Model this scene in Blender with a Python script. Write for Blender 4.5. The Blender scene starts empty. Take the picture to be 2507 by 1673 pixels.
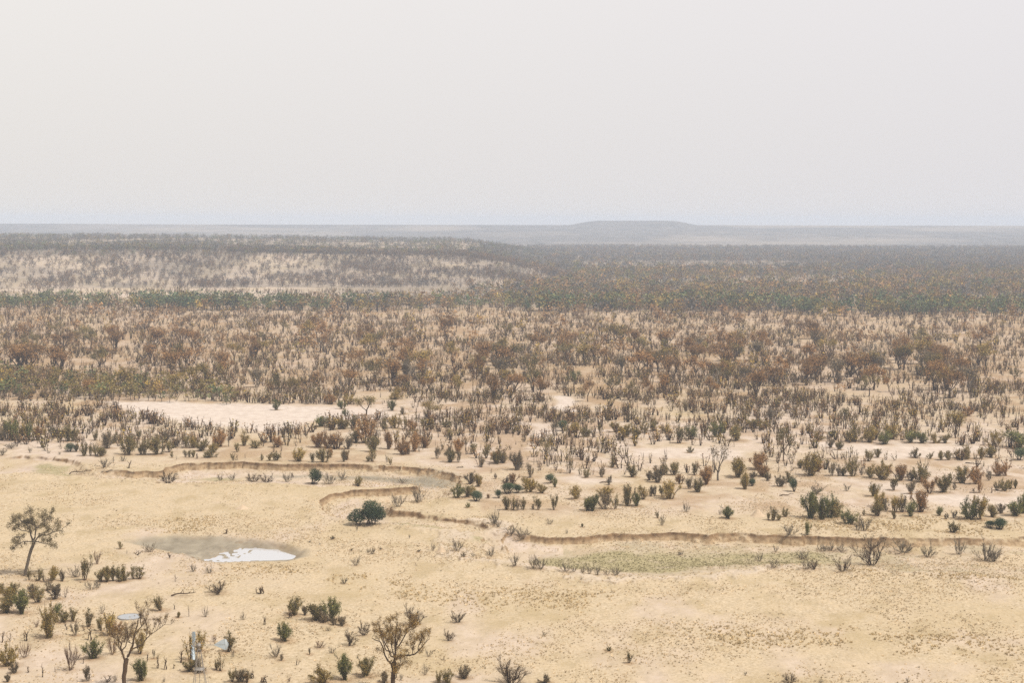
import bpy, math, numpy as np
from mathutils import Matrix, Vector, Euler

# ------------------------------------------------------------------ camera, world, sun, exposure
SC = bpy.context.scene
COL = SC.collection
F_PX, W_PX, H_PX = 3830.0, 2507.0, 1673.0          # lens in photograph pixels
Y_HOR = 542.0                                       # true horizon row at the picture's middle
CAM_H = 54.0
PITCH = math.atan((H_PX / 2 - Y_HOR) / F_PX)
ROLL = math.radians(0.137)
CAM_M = Matrix.Rotation(math.pi / 2 - PITCH, 4, 'X') @ Matrix.Rotation(ROLL, 4, 'Z')
cam_d = bpy.data.cameras.new('camera'); cam = bpy.data.objects.new('camera', cam_d); COL.objects.link(cam)
cam.matrix_world = Matrix.Translation((0, 0, CAM_H)) @ CAM_M
cam_d.sensor_width = 36.0; cam_d.lens = 36.0 * F_PX / W_PX
cam_d.clip_start = 1.0; cam_d.clip_end = 40000.0
SC.camera = cam

SUN_EL, SUN_AZ = math.radians(58), math.radians(118)   # azimuth clockwise from +Y (view direction)
w = bpy.data.worlds.new('World'); SC.world = w; w.use_nodes = True
nt = w.node_tree; nt.nodes.clear()
out = nt.nodes.new('ShaderNodeOutputWorld'); bg = nt.nodes.new('ShaderNodeBackground')
sky = nt.nodes.new('ShaderNodeTexSky'); sky.sky_type = 'NISHITA'; sky.sun_disc = False
sky.sun_elevation = SUN_EL; sky.sun_rotation = SUN_AZ; sky.dust_density = 5.0; sky.air_density = 1.0
veil = nt.nodes.new('ShaderNodeRGB'); veil.outputs[0].default_value = (7.15, 6.9, 6.65, 1)
tc = nt.nodes.new('ShaderNodeTexCoord'); sep = nt.nodes.new('ShaderNodeSeparateXYZ')
nt.links.new(tc.outputs['Generated'], sep.inputs[0])
mz = nt.nodes.new('ShaderNodeMapRange'); mz.inputs['From Min'].default_value = 0.0; mz.inputs['From Max'].default_value = 0.16
mz.inputs['To Min'].default_value = 0.0; mz.inputs['To Max'].default_value = 1.0
nt.links.new(sep.outputs['Z'], mz.inputs['Value'])
mx = nt.nodes.new('ShaderNodeMapRange'); mx.inputs['From Min'].default_value = -0.33; mx.inputs['From Max'].default_value = 0.33
nt.links.new(sep.outputs['X'], mx.inputs['Value'])
def mixrgb(nt, f, a, b, bt='MIX'):
    n = nt.nodes.new('ShaderNodeMix'); n.data_type = 'RGBA'; n.blend_type = bt
    for s, v in ((n.inputs[0], f), (n.inputs[6], a), (n.inputs[7], b)):
        if hasattr(v, 'links'): nt.links.new(v, s)
        elif isinstance(v, (int, float)): s.default_value = v
        else: s.default_value = (*v, 1)
    return n.outputs[2]
low = mixrgb(nt, mx.outputs[0], (7.25, 6.95, 6.65), (7.0, 6.8, 6.9))
high = mixrgb(nt, mx.outputs[0], (8.2, 7.85, 7.5), (7.75, 7.45, 7.5))
veil_c = mixrgb(nt, mz.outputs[0], low, high)
skyc = mixrgb(nt, 0.93, sky.outputs[0], veil_c)
nt.links.new(skyc, bg.inputs['Color']); bg.inputs['Strength'].default_value = 0.1
nt.links.new(bg.outputs[0], out.inputs['Surface'])

sun_d = bpy.data.lights.new('sun', 'SUN'); sun = bpy.data.objects.new('sun', sun_d); COL.objects.link(sun)
sun_d.energy = 4.3; sun_d.angle = math.radians(1.5); sun_d.color = (1.0, 0.94, 0.86)
sdir = Vector((math.sin(SUN_AZ) * math.cos(SUN_EL), math.cos(SUN_AZ) * math.cos(SUN_EL), math.sin(SUN_EL)))
sun.rotation_euler = sdir.to_track_quat('Z', 'Y').to_euler()

SC.view_settings.view_transform = 'Standard'; SC.view_settings.look = 'None'
SC.view_settings.exposure = 0.17; SC.view_settings.gamma = 1.0
SC.render.engine = 'CYCLES'
SC.cycles.use_denoising = False
SC.cycles.max_bounces = 6; SC.cycles.diffuse_bounces = 2; SC.cycles.volume_bounces = 1
SC.cycles.transparent_max_bounces = 8

# ------------------------------------------------------------------ small maths
RM = np.array(CAM_M.to_3x3())
def ray(px, py):
    c = np.stack([(np.asarray(px, float) - W_PX / 2) / F_PX, -(np.asarray(py, float) - H_PX / 2) / F_PX, -np.ones_like(np.asarray(px, float))], -1)
    return c @ RM.T
def flat(px, py, z=0.0):
    d = ray(px, py); t = (z - CAM_H) / d[..., 2]
    return np.stack([d[..., 0] * t, d[..., 1] * t], -1)
def project(X, Y, Z):
    v = np.stack([X, Y, np.asarray(Z) - CAM_H], -1) @ RM
    return W_PX / 2 + F_PX * v[..., 0] / -v[..., 2], H_PX / 2 - F_PX * v[..., 1] / -v[..., 2]

def _hash(ix, iy, s):
    h = (ix.astype(np.int64) * 374761393 + iy.astype(np.int64) * 668265263 + s * 144665) & 0x7fffffff
    h = ((h ^ (h >> 13)) * 1274126177) & 0x7fffffff
    return ((h ^ (h >> 16)) & 0xffff) / 65535.0
def noise(x, y, s=0):
    x = np.asarray(x, float); y = np.asarray(y, float)
    ix = np.floor(x); iy = np.floor(y); fx = x - ix; fy = y - iy
    fx = fx * fx * (3 - 2 * fx); fy = fy * fy * (3 - 2 * fy)
    a = _hash(ix, iy, s); b = _hash(ix + 1, iy, s); c = _hash(ix, iy + 1, s); d = _hash(ix + 1, iy + 1, s)
    return (a + (b - a) * fx) * (1 - fy) + (c + (d - c) * fx) * fy
def fbm(x, y, s=0, o=3):
    t = 0; a = 0.5; n = 0
    for k in range(o):
        t = t + a * noise(x * 2 ** k, y * 2 ** k, s + k * 17); n += a; a *= 0.5
    return t / n
def sstep(a, b, x):
    t = np.clip((x - a) / (b - a), 0, 1); return t * t * (3 - 2 * t)
def seg_dist(P, A, B):
    d = B - A; t = np.clip(((P - A) @ d) / (d @ d + 1e-9), 0, 1)
    return np.hypot(P[:, 0] - A[0] - t * d[0], P[:, 1] - A[1] - t * d[1])
def line_dist(P, L):
    r = np.full(len(P), 1e9)
    for a, b in zip(L[:-1], L[1:]): r = np.minimum(r, seg_dist(P, a, b))
    return r
def signed(P, poly):                                   # positive inside
    d = line_dist(P, np.vstack([poly, poly[:1]])); ins = np.zeros(len(P), bool)
    x, y = P[:, 0], P[:, 1]
    for (x0, y0), (x1, y1) in zip(poly, np.roll(poly, -1, 0)):
        c = (y0 > y) != (y1 > y)
        if abs(y1 - y0) > 1e-9: ins ^= c & (x < (x1 - x0) * (y - y0) / (y1 - y0) + x0)
    return np.where(ins, d, -d)
def gpoly(pts): a = np.array(pts, float); return flat(a[:, 0], a[:, 1])

def gpoly_at(z, pts): a = np.array(pts, float); return flat(a[:, 0], a[:, 1], z)

# ------------------------------------------------------------------ the lie of the land (outlines surveyed from the photograph, on the plain)
CUT_UP = gpoly([(351, 1149), (387, 1151), (417, 1138), (462, 1132), (566, 1130), (700, 1135), (767, 1136), (853, 1139), (942, 1141), (1032, 1148), (1076, 1150), (1130, 1171)])
CUT_CURVE = gpoly([(785, 1240), (794, 1222), (826, 1210), (868, 1202), (928, 1199), (985, 1194)])
CUT_RIGHT = gpoly([(1345, 1317), (1450, 1313), (1500, 1308), (1560, 1307), (1640, 1302), (1690, 1306), (1720, 1309), (1800, 1306), (1900, 1311), (2000, 1313), (2100, 1315), (2200, 1312), (2380, 1313), (2507, 1316), (2700, 1320), (3000, 1328), (3500, 1336)])
CUT_TERR = gpoly([(965, 1252), (1020, 1256), (1080, 1266), (1170, 1278)])
CUT_LEFT = gpoly([(60, 1116), (120, 1121), (180, 1126)])
RIVER = gpoly([(-900, 1122), (-300, 1126), (60, 1117), (120, 1122), (180, 1127), (330, 1153), (351, 1149), (387, 1151), (417, 1138), (462, 1132), (566, 1130), (700, 1135), (767, 1136), (853, 1139), (942, 1141), (1032, 1148), (1076, 1150), (1130, 1171),
    (1152, 1186), (1160, 1200), (1100, 1226), (1000, 1228), (962, 1240), (965, 1252), (1020, 1256), (1080, 1266), (1170, 1278), (1240, 1290), (1300, 1308), (1345, 1317), (1450, 1313), (1500, 1308), (1560, 1307), (1640, 1302), (1690, 1306), (1720, 1309), (1800, 1306), (1900, 1311), (2000, 1313), (2100, 1315), (2200, 1312), (2380, 1313), (2507, 1316), (2700, 1320), (3000, 1328), (3500, 1336),
    (3500, 1452), (3000, 1446),     (2700, 1436), (2507, 1426), (2300, 1413), (2090, 1409), (2060, 1402), (1960, 1394), (1870, 1393), (1780, 1399), (1720, 1409), (1640, 1415), (1500, 1416), (1420, 1409), (1320, 1396), (1200, 1377), (1150, 1369), (1120, 1345), (1135, 1310), (1090, 1300), (1000, 1294), (930, 1290), (850, 1286), (812, 1268), (790, 1252), (785, 1240),
    (794, 1222), (826, 1210), (868, 1202), (928, 1199), (985, 1194), (1015, 1192), (1000, 1187), (900, 1191), (780, 1187), (600, 1184), (420, 1181), (300, 1172), (170, 1166), (0, 1163), (-300, 1160), (-900, 1156)])
GREEN = gpoly_at(-1.15, [(1370, 1362), (1450, 1352), (1540, 1347), (1700, 1345), (1900, 1338), (2080, 1342), (2060, 1370), (1950, 1386), (1860, 1390), (1760, 1397), (1640, 1413), (1480, 1413), (1340, 1394), (1230, 1376), (1290, 1372)])
GREEN2 = [gpoly([(75, 1143), (100, 1130), (125, 1127), (160, 1134), (176, 1151), (140, 1158), (95, 1153)]), gpoly([(480, 1157), (520, 1147), (560, 1151), (620, 1158), (560, 1164)]),
          gpoly([(960, 1268), (1040, 1280), (1110, 1290), (1100, 1300), (1010, 1294), (955, 1282)]), gpoly([(1150, 1314), (1180, 1312), (1195, 1320), (1160, 1323)]), gpoly([(1700, 1330), (1850, 1333), (2000, 1332), (1990, 1342), (1800, 1343)])]
MUD2 = gpoly_at(-1.2, [(640, 1162), (760, 1160), (900, 1163), (1010, 1166), (1060, 1160), (1125, 1176), (1110, 1186), (1040, 1188), (980, 1176), (860, 1172)])
POND = gpoly_at(-.5, [(300, 1334), (330, 1326), (420, 1315), (520, 1319), (620, 1327), (700, 1337), (757, 1354), (752, 1370), (705, 1382), (610, 1384), (540, 1389), (490, 1384), (440, 1366), (360, 1348)])
WATER = gpoly_at(-.85, [(462, 1379), (505, 1365), (535, 1351), (585, 1342), (640, 1340), (700, 1346), (740, 1356), (748, 1365), (720, 1371), (640, 1374), (570, 1381), (510, 1383)])
PAN = gpoly([(255, 985), (420, 985), (600, 990), (760, 992), (880, 998), (985, 1005), (990, 1022), (850, 1030), (770, 1035), (740, 1055), (620, 1058), (520, 1046), (430, 1040), (400, 1028), (330, 1012)])
CLEAR = [gpoly([(1530, 1100), (1640, 1093), (1760, 1097), (1860, 1105), (1800, 1128), (1640, 1120), (1540, 1114)]), gpoly([(1985, 1085), (2120, 1090), (2300, 1092), (2420, 1098), (2320, 1122), (2200, 1124), (2060, 1112)]),
         gpoly([(2050, 1172), (2200, 1190), (2270, 1210), (2460, 1212), (2560, 1205), (2560, 1228), (2400, 1240), (2280, 1232), (2180, 1216), (2080, 1190)]), gpoly([(1350, 1168), (1440, 1170), (1560, 1176), (1560, 1186), (1430, 1184)]),
         gpoly([(1280, 1035), (1350, 1040), (1370, 1060), (1310, 1070)]), gpoly([(2140, 1085), (2300, 1080), (2330, 1092), (2200, 1098)])]
TRACK = [gpoly([(1425, 905), (1434, 916), (1420, 930)]), gpoly([(1374, 972), (1389, 984), (1380, 994), (1366, 998), (1395, 1006)])]
TUSS = [gpoly([(560, 1375), (640, 1385), (720, 1395), (800, 1402), (790, 1420), (650, 1412), (560, 1392)]), gpoly([(780, 1420), (900, 1400), (1000, 1430), (1180, 1440), (1300, 1440), (1250, 1495), (1100, 1490), (920, 1460)]),
        gpoly([(1250, 1440), (1480, 1450), (1450, 1510), (1300, 1500)]), gpoly([(1580, 1535), (1800, 1530), (2120, 1550), (2450, 1565), (2500, 1600), (2200, 1600), (1800, 1580)]), gpoly([(370, 1300), (430, 1268), (520, 1262), (530, 1290), (450, 1310), (330, 1318)]),
        gpoly([(2080, 1400), (2300, 1405), (2507, 1415), (2507, 1432), (2300, 1422), (2090, 1415)]), gpoly([(1940, 1270), (2200, 1265), (2507, 1275), (2507, 1310), (2200, 1306), (1950, 1300)])]

def hill_h(X, Y):
    px = W_PX / 2 + F_PX * X / np.maximum(Y, 1)        # bearing across the picture
    k = sstep(1420, 1090, px + 60 * (fbm(X / 160, Y / 160, 5) - .5))
    base = 1225 + 90 * (fbm(X / 130 + 3, Y * 0, 11) - .5); rim = base + 270 + 120 * (fbm(X / 170, Y * 0, 12, 2) - .5)
    prof = np.where(Y < rim, np.clip((Y - base) / np.maximum(rim - base, 1), 0, 1) ** 1.35, 1.0)
    top = 25 + 3.5 * sstep(1600, 2300, Y) - 5 * sstep(300, 1200, px)
    h = top * prof * k * sstep(2700, 2450, Y)
    gul = np.abs(fbm(X / 55, Y / 130, 21) - .5) * 9 * np.clip(prof * (1 - prof) * 4, 0, 1) * k
    return np.maximum(h - gul, 0)
def far_h(X, Y):
    px = W_PX / 2 + F_PX * X / np.maximum(Y, 1)
    drop = -22 * sstep(3230, 3800, Y + 120 * (noise(X / 300, Y * 0, 3) - .5))
    rise = np.interp(Y, [3800, 6000, 6700], [0, 63, 40])
    mesa = 17 * sstep(1395, 1465, px + 25 * (noise(X / 120, Y / 120, 8) - .5)) * sstep(1715, 1640, px) * sstep(5500, 5800, Y) * sstep(6500, 6200, Y)
    return drop + rise + mesa + sstep(4300, 5900, Y) * 4 * (fbm(X / 900, Y / 700, 31, 2) - .5)
def terrain(X, Y, info=False):
    X = np.asarray(X, float).ravel(); Y = np.asarray(Y, float).ravel()
    Z = hill_h(X, Y) + far_h(X, Y) + 0.5 * (fbm(X / 38, Y / 38, 41) - .5) * sstep(900, 500, Y)
    near = np.hypot(X, Y) < 520
    P = np.stack([X[near], Y[near]], -1); x, y = P[:, 0], P[:, 1]
    z = np.zeros(len(P))
    s = signed(P, RIVER)
    dc = np.minimum.reduce([line_dist(P, c) for c in (CUT_UP, CUT_CURVE, CUT_RIGHT)])
    dt = np.minimum(line_dist(P, CUT_TERR), line_dist(P, CUT_LEFT))
    rag = 2.2 * (fbm(x / 5.5, y / 5.5, 51) - .5) + 3.4 * (fbm(x / 15, y / 15, 56, 2) - .5) + 1.1 * (noise(x / 1.1, y / 3, 52) - .5) + .5 * (noise(x / .45, y / 1.2, 53) - .5)
    s2 = s + rag * np.where(np.minimum(dc, dt) < 8, 1, 2.2)
    wd = np.where(dc < dt, 0.7 + 3.2 * np.clip(fbm(x / 7, y / 7, 54) - .42, 0, 1) * 2 + 5.5 * sstep(2.5, 11, dc), 1.3 + 5 * sstep(2.5, 9, dt))
    D = 0.75 + 1.5 * sstep(30, 8, dc) * np.clip(.35 + 1.3 * fbm(x / 16, y / 16, 55), .3, 1.1)
    ledge = sstep(0, 1, s2 / wd)
    z -= D * (0.62 * ledge + 0.38 * sstep(0, 1, (s2 - 0.4) / (wd * 3.0 + 2.4)))
    z += 0.35 * (fbm(x / 9, y / 9, 61) - .5) * sstep(1, 6, s)
    z += 0.3 * np.exp(-((s2 + 1.2) / 1.3) ** 2) * (dc > 10) * (s < 3)
    sp = signed(P, POND); sw = signed(P, WATER)
    pond_rag = 1.2 * (fbm(x / 3, y / 3, 71) - .5)
    z -= 0.75 * sstep(-.5, 3.2, sp + pond_rag)
    leftish = sstep(-1, -11, x - flat(700, 1360)[0])
    z -= 0.30 * sstep(-1.2, 1.8, sw + .6 * pond_rag)
    z += leftish * .10 * (sw > -3) + leftish * 0.46 * (noise(x / .5, y / .9, 73) * .7 + .3 * noise(x / 1.6, y / 2.5, 74) - .36) * (sw > -3)
    z -= 0.5 * (fbm(x / 38, y / 38, 41) - .5) * sstep(-3, 1, sp)
    z += (0.16 * (fbm(x / 2.2, y / 2.2, 81) - .5) + .10 * (noise(x / .6, y / .6, 83) - .5)) * sstep(-1, -4, sp)
    Z[near] += z
    if info: return Z, near, P, s, s2, dc, sp, sw
    return Z
def hit(px, py):
    """where the line of sight through a photograph pixel meets the land"""
    d = ray(px, py); t = -CAM_H / min(d[2], -1e-4)
    for _ in range(14):
        z = terrain([d[0] * t], [d[1] * t])[0]
        t2 = (z - CAM_H) / d[2]
        t = t + 0.7 * (t2 - t)
    return np.array([d[0] * t, d[1] * t, terrain([d[0] * t], [d[1] * t])[0]])

# ------------------------------------------------------------------ mesh and tag helpers
def make_mesh(name, V, quads=None, tris=None, qmat=None, tmat=None, smooth=False, attrs=None):
    me = bpy.data.meshes.new(name)
    q = np.zeros((0, 4), np.int32) if quads is None else np.asarray(quads, np.int32).reshape(-1, 4)
    t = np.zeros((0, 3), np.int32) if tris is None else np.asarray(tris, np.int32).reshape(-1, 3)
    V = np.asarray(V, np.float32)
    me.vertices.add(len(V)); me.vertices.foreach_set('co', V.ravel())
    me.loops.add(len(q) * 4 + len(t) * 3)
    me.loops.foreach_set('vertex_index', np.concatenate([q.ravel(), t.ravel()]).astype(np.int32))
    me.polygons.add(len(q) + len(t))
    me.polygons.foreach_set('loop_start', np.concatenate([np.arange(len(q)) * 4, len(q) * 4 + np.arange(len(t)) * 3]).astype(np.int32))
    mi = np.concatenate([np.zeros(len(q), np.int32) if qmat is None else qmat, np.zeros(len(t), np.int32) if tmat is None else tmat]).astype(np.int32)
    me.polygons.foreach_set('material_index', mi)
    if smooth: me.polygons.foreach_set('use_smooth', np.ones(len(q) + len(t), bool))
    for k, (ty, a) in (attrs or {}).items():
        at = me.attributes.new(k, ty, 'POINT')
        at.data.foreach_set('color' if ty == 'FLOAT_COLOR' else 'value', np.asarray(a, np.float32).ravel())
    me.update(calc_edges=True); me.validate()
    return me
def link(name, me, parent=None, mats=None):
    o = bpy.data.objects.new(name, me); COL.objects.link(o)
    if parent is not None: o.parent = parent
    for m in mats or (): o.data.materials.append(m)
    return o
def tag(o, label, cat, group=None, kind=None):
    o['label'] = label; o['category'] = cat
    if group: o['group'] = group
    if kind: o['kind'] = kind
    return o

class Geo:
    """collects tubes and leaves; tint is one number per vertex"""
    def __init__(s): s.V = []; s.Q = []; s.T = []; s.qm = []; s.tm = []; s.tint = []; s.n = 0
    def add(s, V, Q=None, T=None, mat=0, tint=0.5):
        V = np.asarray(V, float); 
        if Q is not None and len(Q): s.Q.append(np.asarray(Q) + s.n); s.qm.append(np.full(len(Q), mat))
        if T is not None and len(T): s.T.append(np.asarray(T) + s.n); s.tm.append(np.full(len(T), mat))
        s.V.append(V); s.tint.append(np.broadcast_to(tint, (len(V),)).astype(float)); s.n += len(V)
    def tube(s, pts, rad, sides=5, mat=0, tint=0.5):
        pts = np.asarray(pts, float); k = len(pts); rad = np.broadcast_to(rad, (k,))
        d = np.gradient(pts, axis=0); d /= np.linalg.norm(d, axis=1, keepdims=True) + 1e-9
        ref = np.where(np.abs(d[:, 2:3]) > .9, [[1., 0, 0]], [[0, 0, 1.]])
        u = np.cross(d, ref); u /= np.linalg.norm(u, axis=1, keepdims=True) + 1e-9; v = np.cross(d, u)
        a = np.arange(sides) * 2 * np.pi / sides
        V = pts[:, None] + rad[:, None, None] * (np.cos(a)[None, :, None] * u[:, None] + np.sin(a)[None, :, None] * v[:, None])
        i = np.arange(k - 1)[:, None] * sides; j = np.arange(sides)[None]; j2 = (j + 1) % sides
        Q = np.stack([i + j, i + j2, i + sides + j2, i + sides + j], -1).reshape(-1, 4)
        s.add(V.reshape(-1, 3), Q, None, mat, tint)
    def leaves(s, rng, C, size, mat=1, tint=None, aspect=.55, up=0.0, tri=False):
        C = np.asarray(C, float).reshape(-1, 3); n = len(C)
        if n == 0: return
        a = rng.normal(size=(n, 3)); a[:, 2] += up; a /= np.linalg.norm(a, axis=1, keepdims=True)
        b = np.cross(a, rng.normal(size=(n, 3))); b /= np.linalg.norm(b, axis=1, keepdims=True) + 1e-9
        sz = np.broadcast_to(size, (n,))[:, None] * rng.uniform(.7, 1.35, (n, 1))
        ti = rng.uniform(0, 1, n) if tint is None else np.broadcast_to(tint, (n,))
        if tri:
            V = np.stack([C - a * sz * .5 - b * sz * aspect * .5, C + a * sz * .6, C - a * sz * .4 + b * sz * aspect * .6], 1)
            s.add(V.reshape(-1, 3), None, np.arange(n * 3).reshape(-1, 3), mat, np.repeat(ti, 3))
        else:
            V = np.stack([C - a * sz * .6, C + b * sz * aspect * .5, C + a * sz * .6, C - b * sz * aspect * .5], 1)
            s.add(V.reshape(-1, 3), np.arange(n * 4).reshape(-1, 4), None, mat, np.repeat(ti, 4))
    def twigs(s, rng, A, B, wd, mat=0, tint=None):
        """thin flat three-sided slivers from A to B"""
        A = np.asarray(A, float).reshape(-1, 3); B = np.asarray(B, float).reshape(-1, 3); n = len(A)
        if n == 0: return
        d = B - A; u = np.cross(d, rng.normal(size=(n, 3))); u /= np.linalg.norm(u, axis=1, keepdims=True) + 1e-9
        wd = np.broadcast_to(wd, (n,))[:, None]
        V = np.stack([A - u * wd, A + u * wd, B], 1)
        s.add(V.reshape(-1, 3), None, np.arange(n * 3).reshape(-1, 3), mat, np.repeat(rng.uniform(0, 1, n) if tint is None else np.broadcast_to(tint, (n,)), 3))
    def arrays(s, only=None):
        V = np.concatenate(s.V); ti = np.concatenate(s.tint)
        Q = np.concatenate(s.Q) if s.Q else np.zeros((0, 4), int); T = np.concatenate(s.T) if s.T else np.zeros((0, 3), int)
        qm = np.concatenate(s.qm) if s.qm else np.zeros(0, int); tm = np.concatenate(s.tm) if s.tm else np.zeros(0, int)
        if only is not None:
            Q = Q[qm == only]; T = T[tm == only]
            used = np.unique(np.concatenate([Q.ravel(), T.ravel()])); mp = np.zeros(len(V), int); mp[used] = np.arange(len(used))
            V, ti, Q, T = V[used], ti[used], mp[Q], mp[T]; qm = np.zeros(len(Q), int); tm = np.zeros(len(T), int)
        return V, Q, T, qm, tm, ti
    def mesh(s, name, only=None):
        V, Q, T, qm, tm, ti = s.arrays(only)
        return make_mesh(name, V, Q, T, qm, tm, attrs={'tint': ('FLOAT', ti)})

# ------------------------------------------------------------------ materials
def new_mat(name):
    m = bpy.data.materials.new(name); m.use_nodes = True; m.node_tree.nodes.clear(); return m, m.node_tree
def leaf_mat(name, a, b, trans=0.2, turn=None):
    m, nt = new_mat(name); N = nt.nodes.new; L = nt.links.new
    o = N('ShaderNodeOutputMaterial'); at = N('ShaderNodeAttribute'); at.attribute_name = 'tint'
    inf = N('ShaderNodeObjectInfo'); mr = N('ShaderNodeMapRange'); L(inf.outputs['Random'], mr.inputs[0]); mr.inputs[3].default_value = .72; mr.inputs[4].default_value = 1.3
    c = mixrgb(nt, at.outputs['Fac'], a, b)
    if turn:
        m2 = N('ShaderNodeMapRange'); L(at.outputs['Fac'], m2.inputs[0]); m2.inputs[1].default_value = .80; m2.inputs[2].default_value = .98; m2.inputs[4].default_value = .8; c = mixrgb(nt, m2.outputs[0], c, turn)
    vm = N('ShaderNodeVectorMath'); vm.operation = 'SCALE'; L(c, vm.inputs[0]); L(mr.outputs[0], vm.inputs['Scale'])
    d = N('ShaderNodeBsdfDiffuse'); L(vm.outputs[0], d.inputs[0])
    if trans:
        t = N('ShaderNodeBsdfTranslucent'); L(vm.outputs[0], t.inputs[0]); mx = N('ShaderNodeMixShader'); mx.inputs[0].default_value = trans
        L(d.outputs[0], mx.inputs[1]); L(t.outputs[0], mx.inputs[2]); L(mx.outputs[0], o.inputs[0])
    else: L(d.outputs[0], o.inputs[0])
    return m
def col_mat(name, trans=0.0):
    m, nt = new_mat(name); N = nt.nodes.new; L = nt.links.new
    o = N('ShaderNodeOutputMaterial'); at = N('ShaderNodeAttribute'); at.attribute_name = 'col'
    d = N('ShaderNodeBsdfDiffuse'); L(at.outputs['Color'], d.inputs[0]); L(d.outputs[0], o.inputs[0]); return m
def plain_mat(name, c1, c2, scale=3.0, rough=.7, metal=0.0, bump=0.0):
    m, nt = new_mat(name); N = nt.nodes.new; L = nt.links.new
    o = N('ShaderNodeOutputMaterial'); p = N('ShaderNodeBsdfPrincipled'); p.inputs['Roughness'].default_value = rough; p.inputs['Metallic'].default_value = metal
    tc = N('ShaderNodeTexCoord'); n = N('ShaderNodeTexNoise'); n.inputs['Scale'].default_value = scale; n.inputs['Detail'].default_value = 4; L(tc.outputs['Object'], n.inputs[0])
    L(mixrgb(nt, n.outputs[0], c1, c2), p.inputs['Base Color']); L(p.outputs[0], o.inputs[0])
    return m
BARK = leaf_mat('bark_brown', (.055, .036, .022), (.13, .088, .055), 0)
BARK_G = leaf_mat('bark_grey', (.13, .105, .08), (.28, .235, .18), 0)
BARK_P = leaf_mat('bark_pale', (.42, .35, .26), (.6, .52, .42), 0)
TWIG = leaf_mat('twig_grey', (.11, .088, .058), (.24, .20, .145), 0)
TWIG_B = leaf_mat('twig_brown', (.10, .062, .04), (.22, .14, .09), 0)
LEAF = {'o': leaf_mat('leaf_olive', (.075, .066, .030), (.31, .25, .10), turn=(.36, .20, .07)), 'd': leaf_mat('leaf_dull', (.09, .072, .045), (.22, .17, .095), turn=(.30, .18, .08)),
        'r': leaf_mat('leaf_rust', (.14, .08, .034), (.42, .24, .10)), 'y': leaf_mat('leaf_ochre', (.13, .10, .035), (.48, .35, .11), turn=(.45, .25, .08)),
        'g': leaf_mat('leaf_green', (.052, .060, .026), (.24, .24, .085), turn=(.32, .24, .07)), 'e': leaf_mat('leaf_evergreen', (.032, .046, .024), (.115, .145, .07))}

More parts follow.
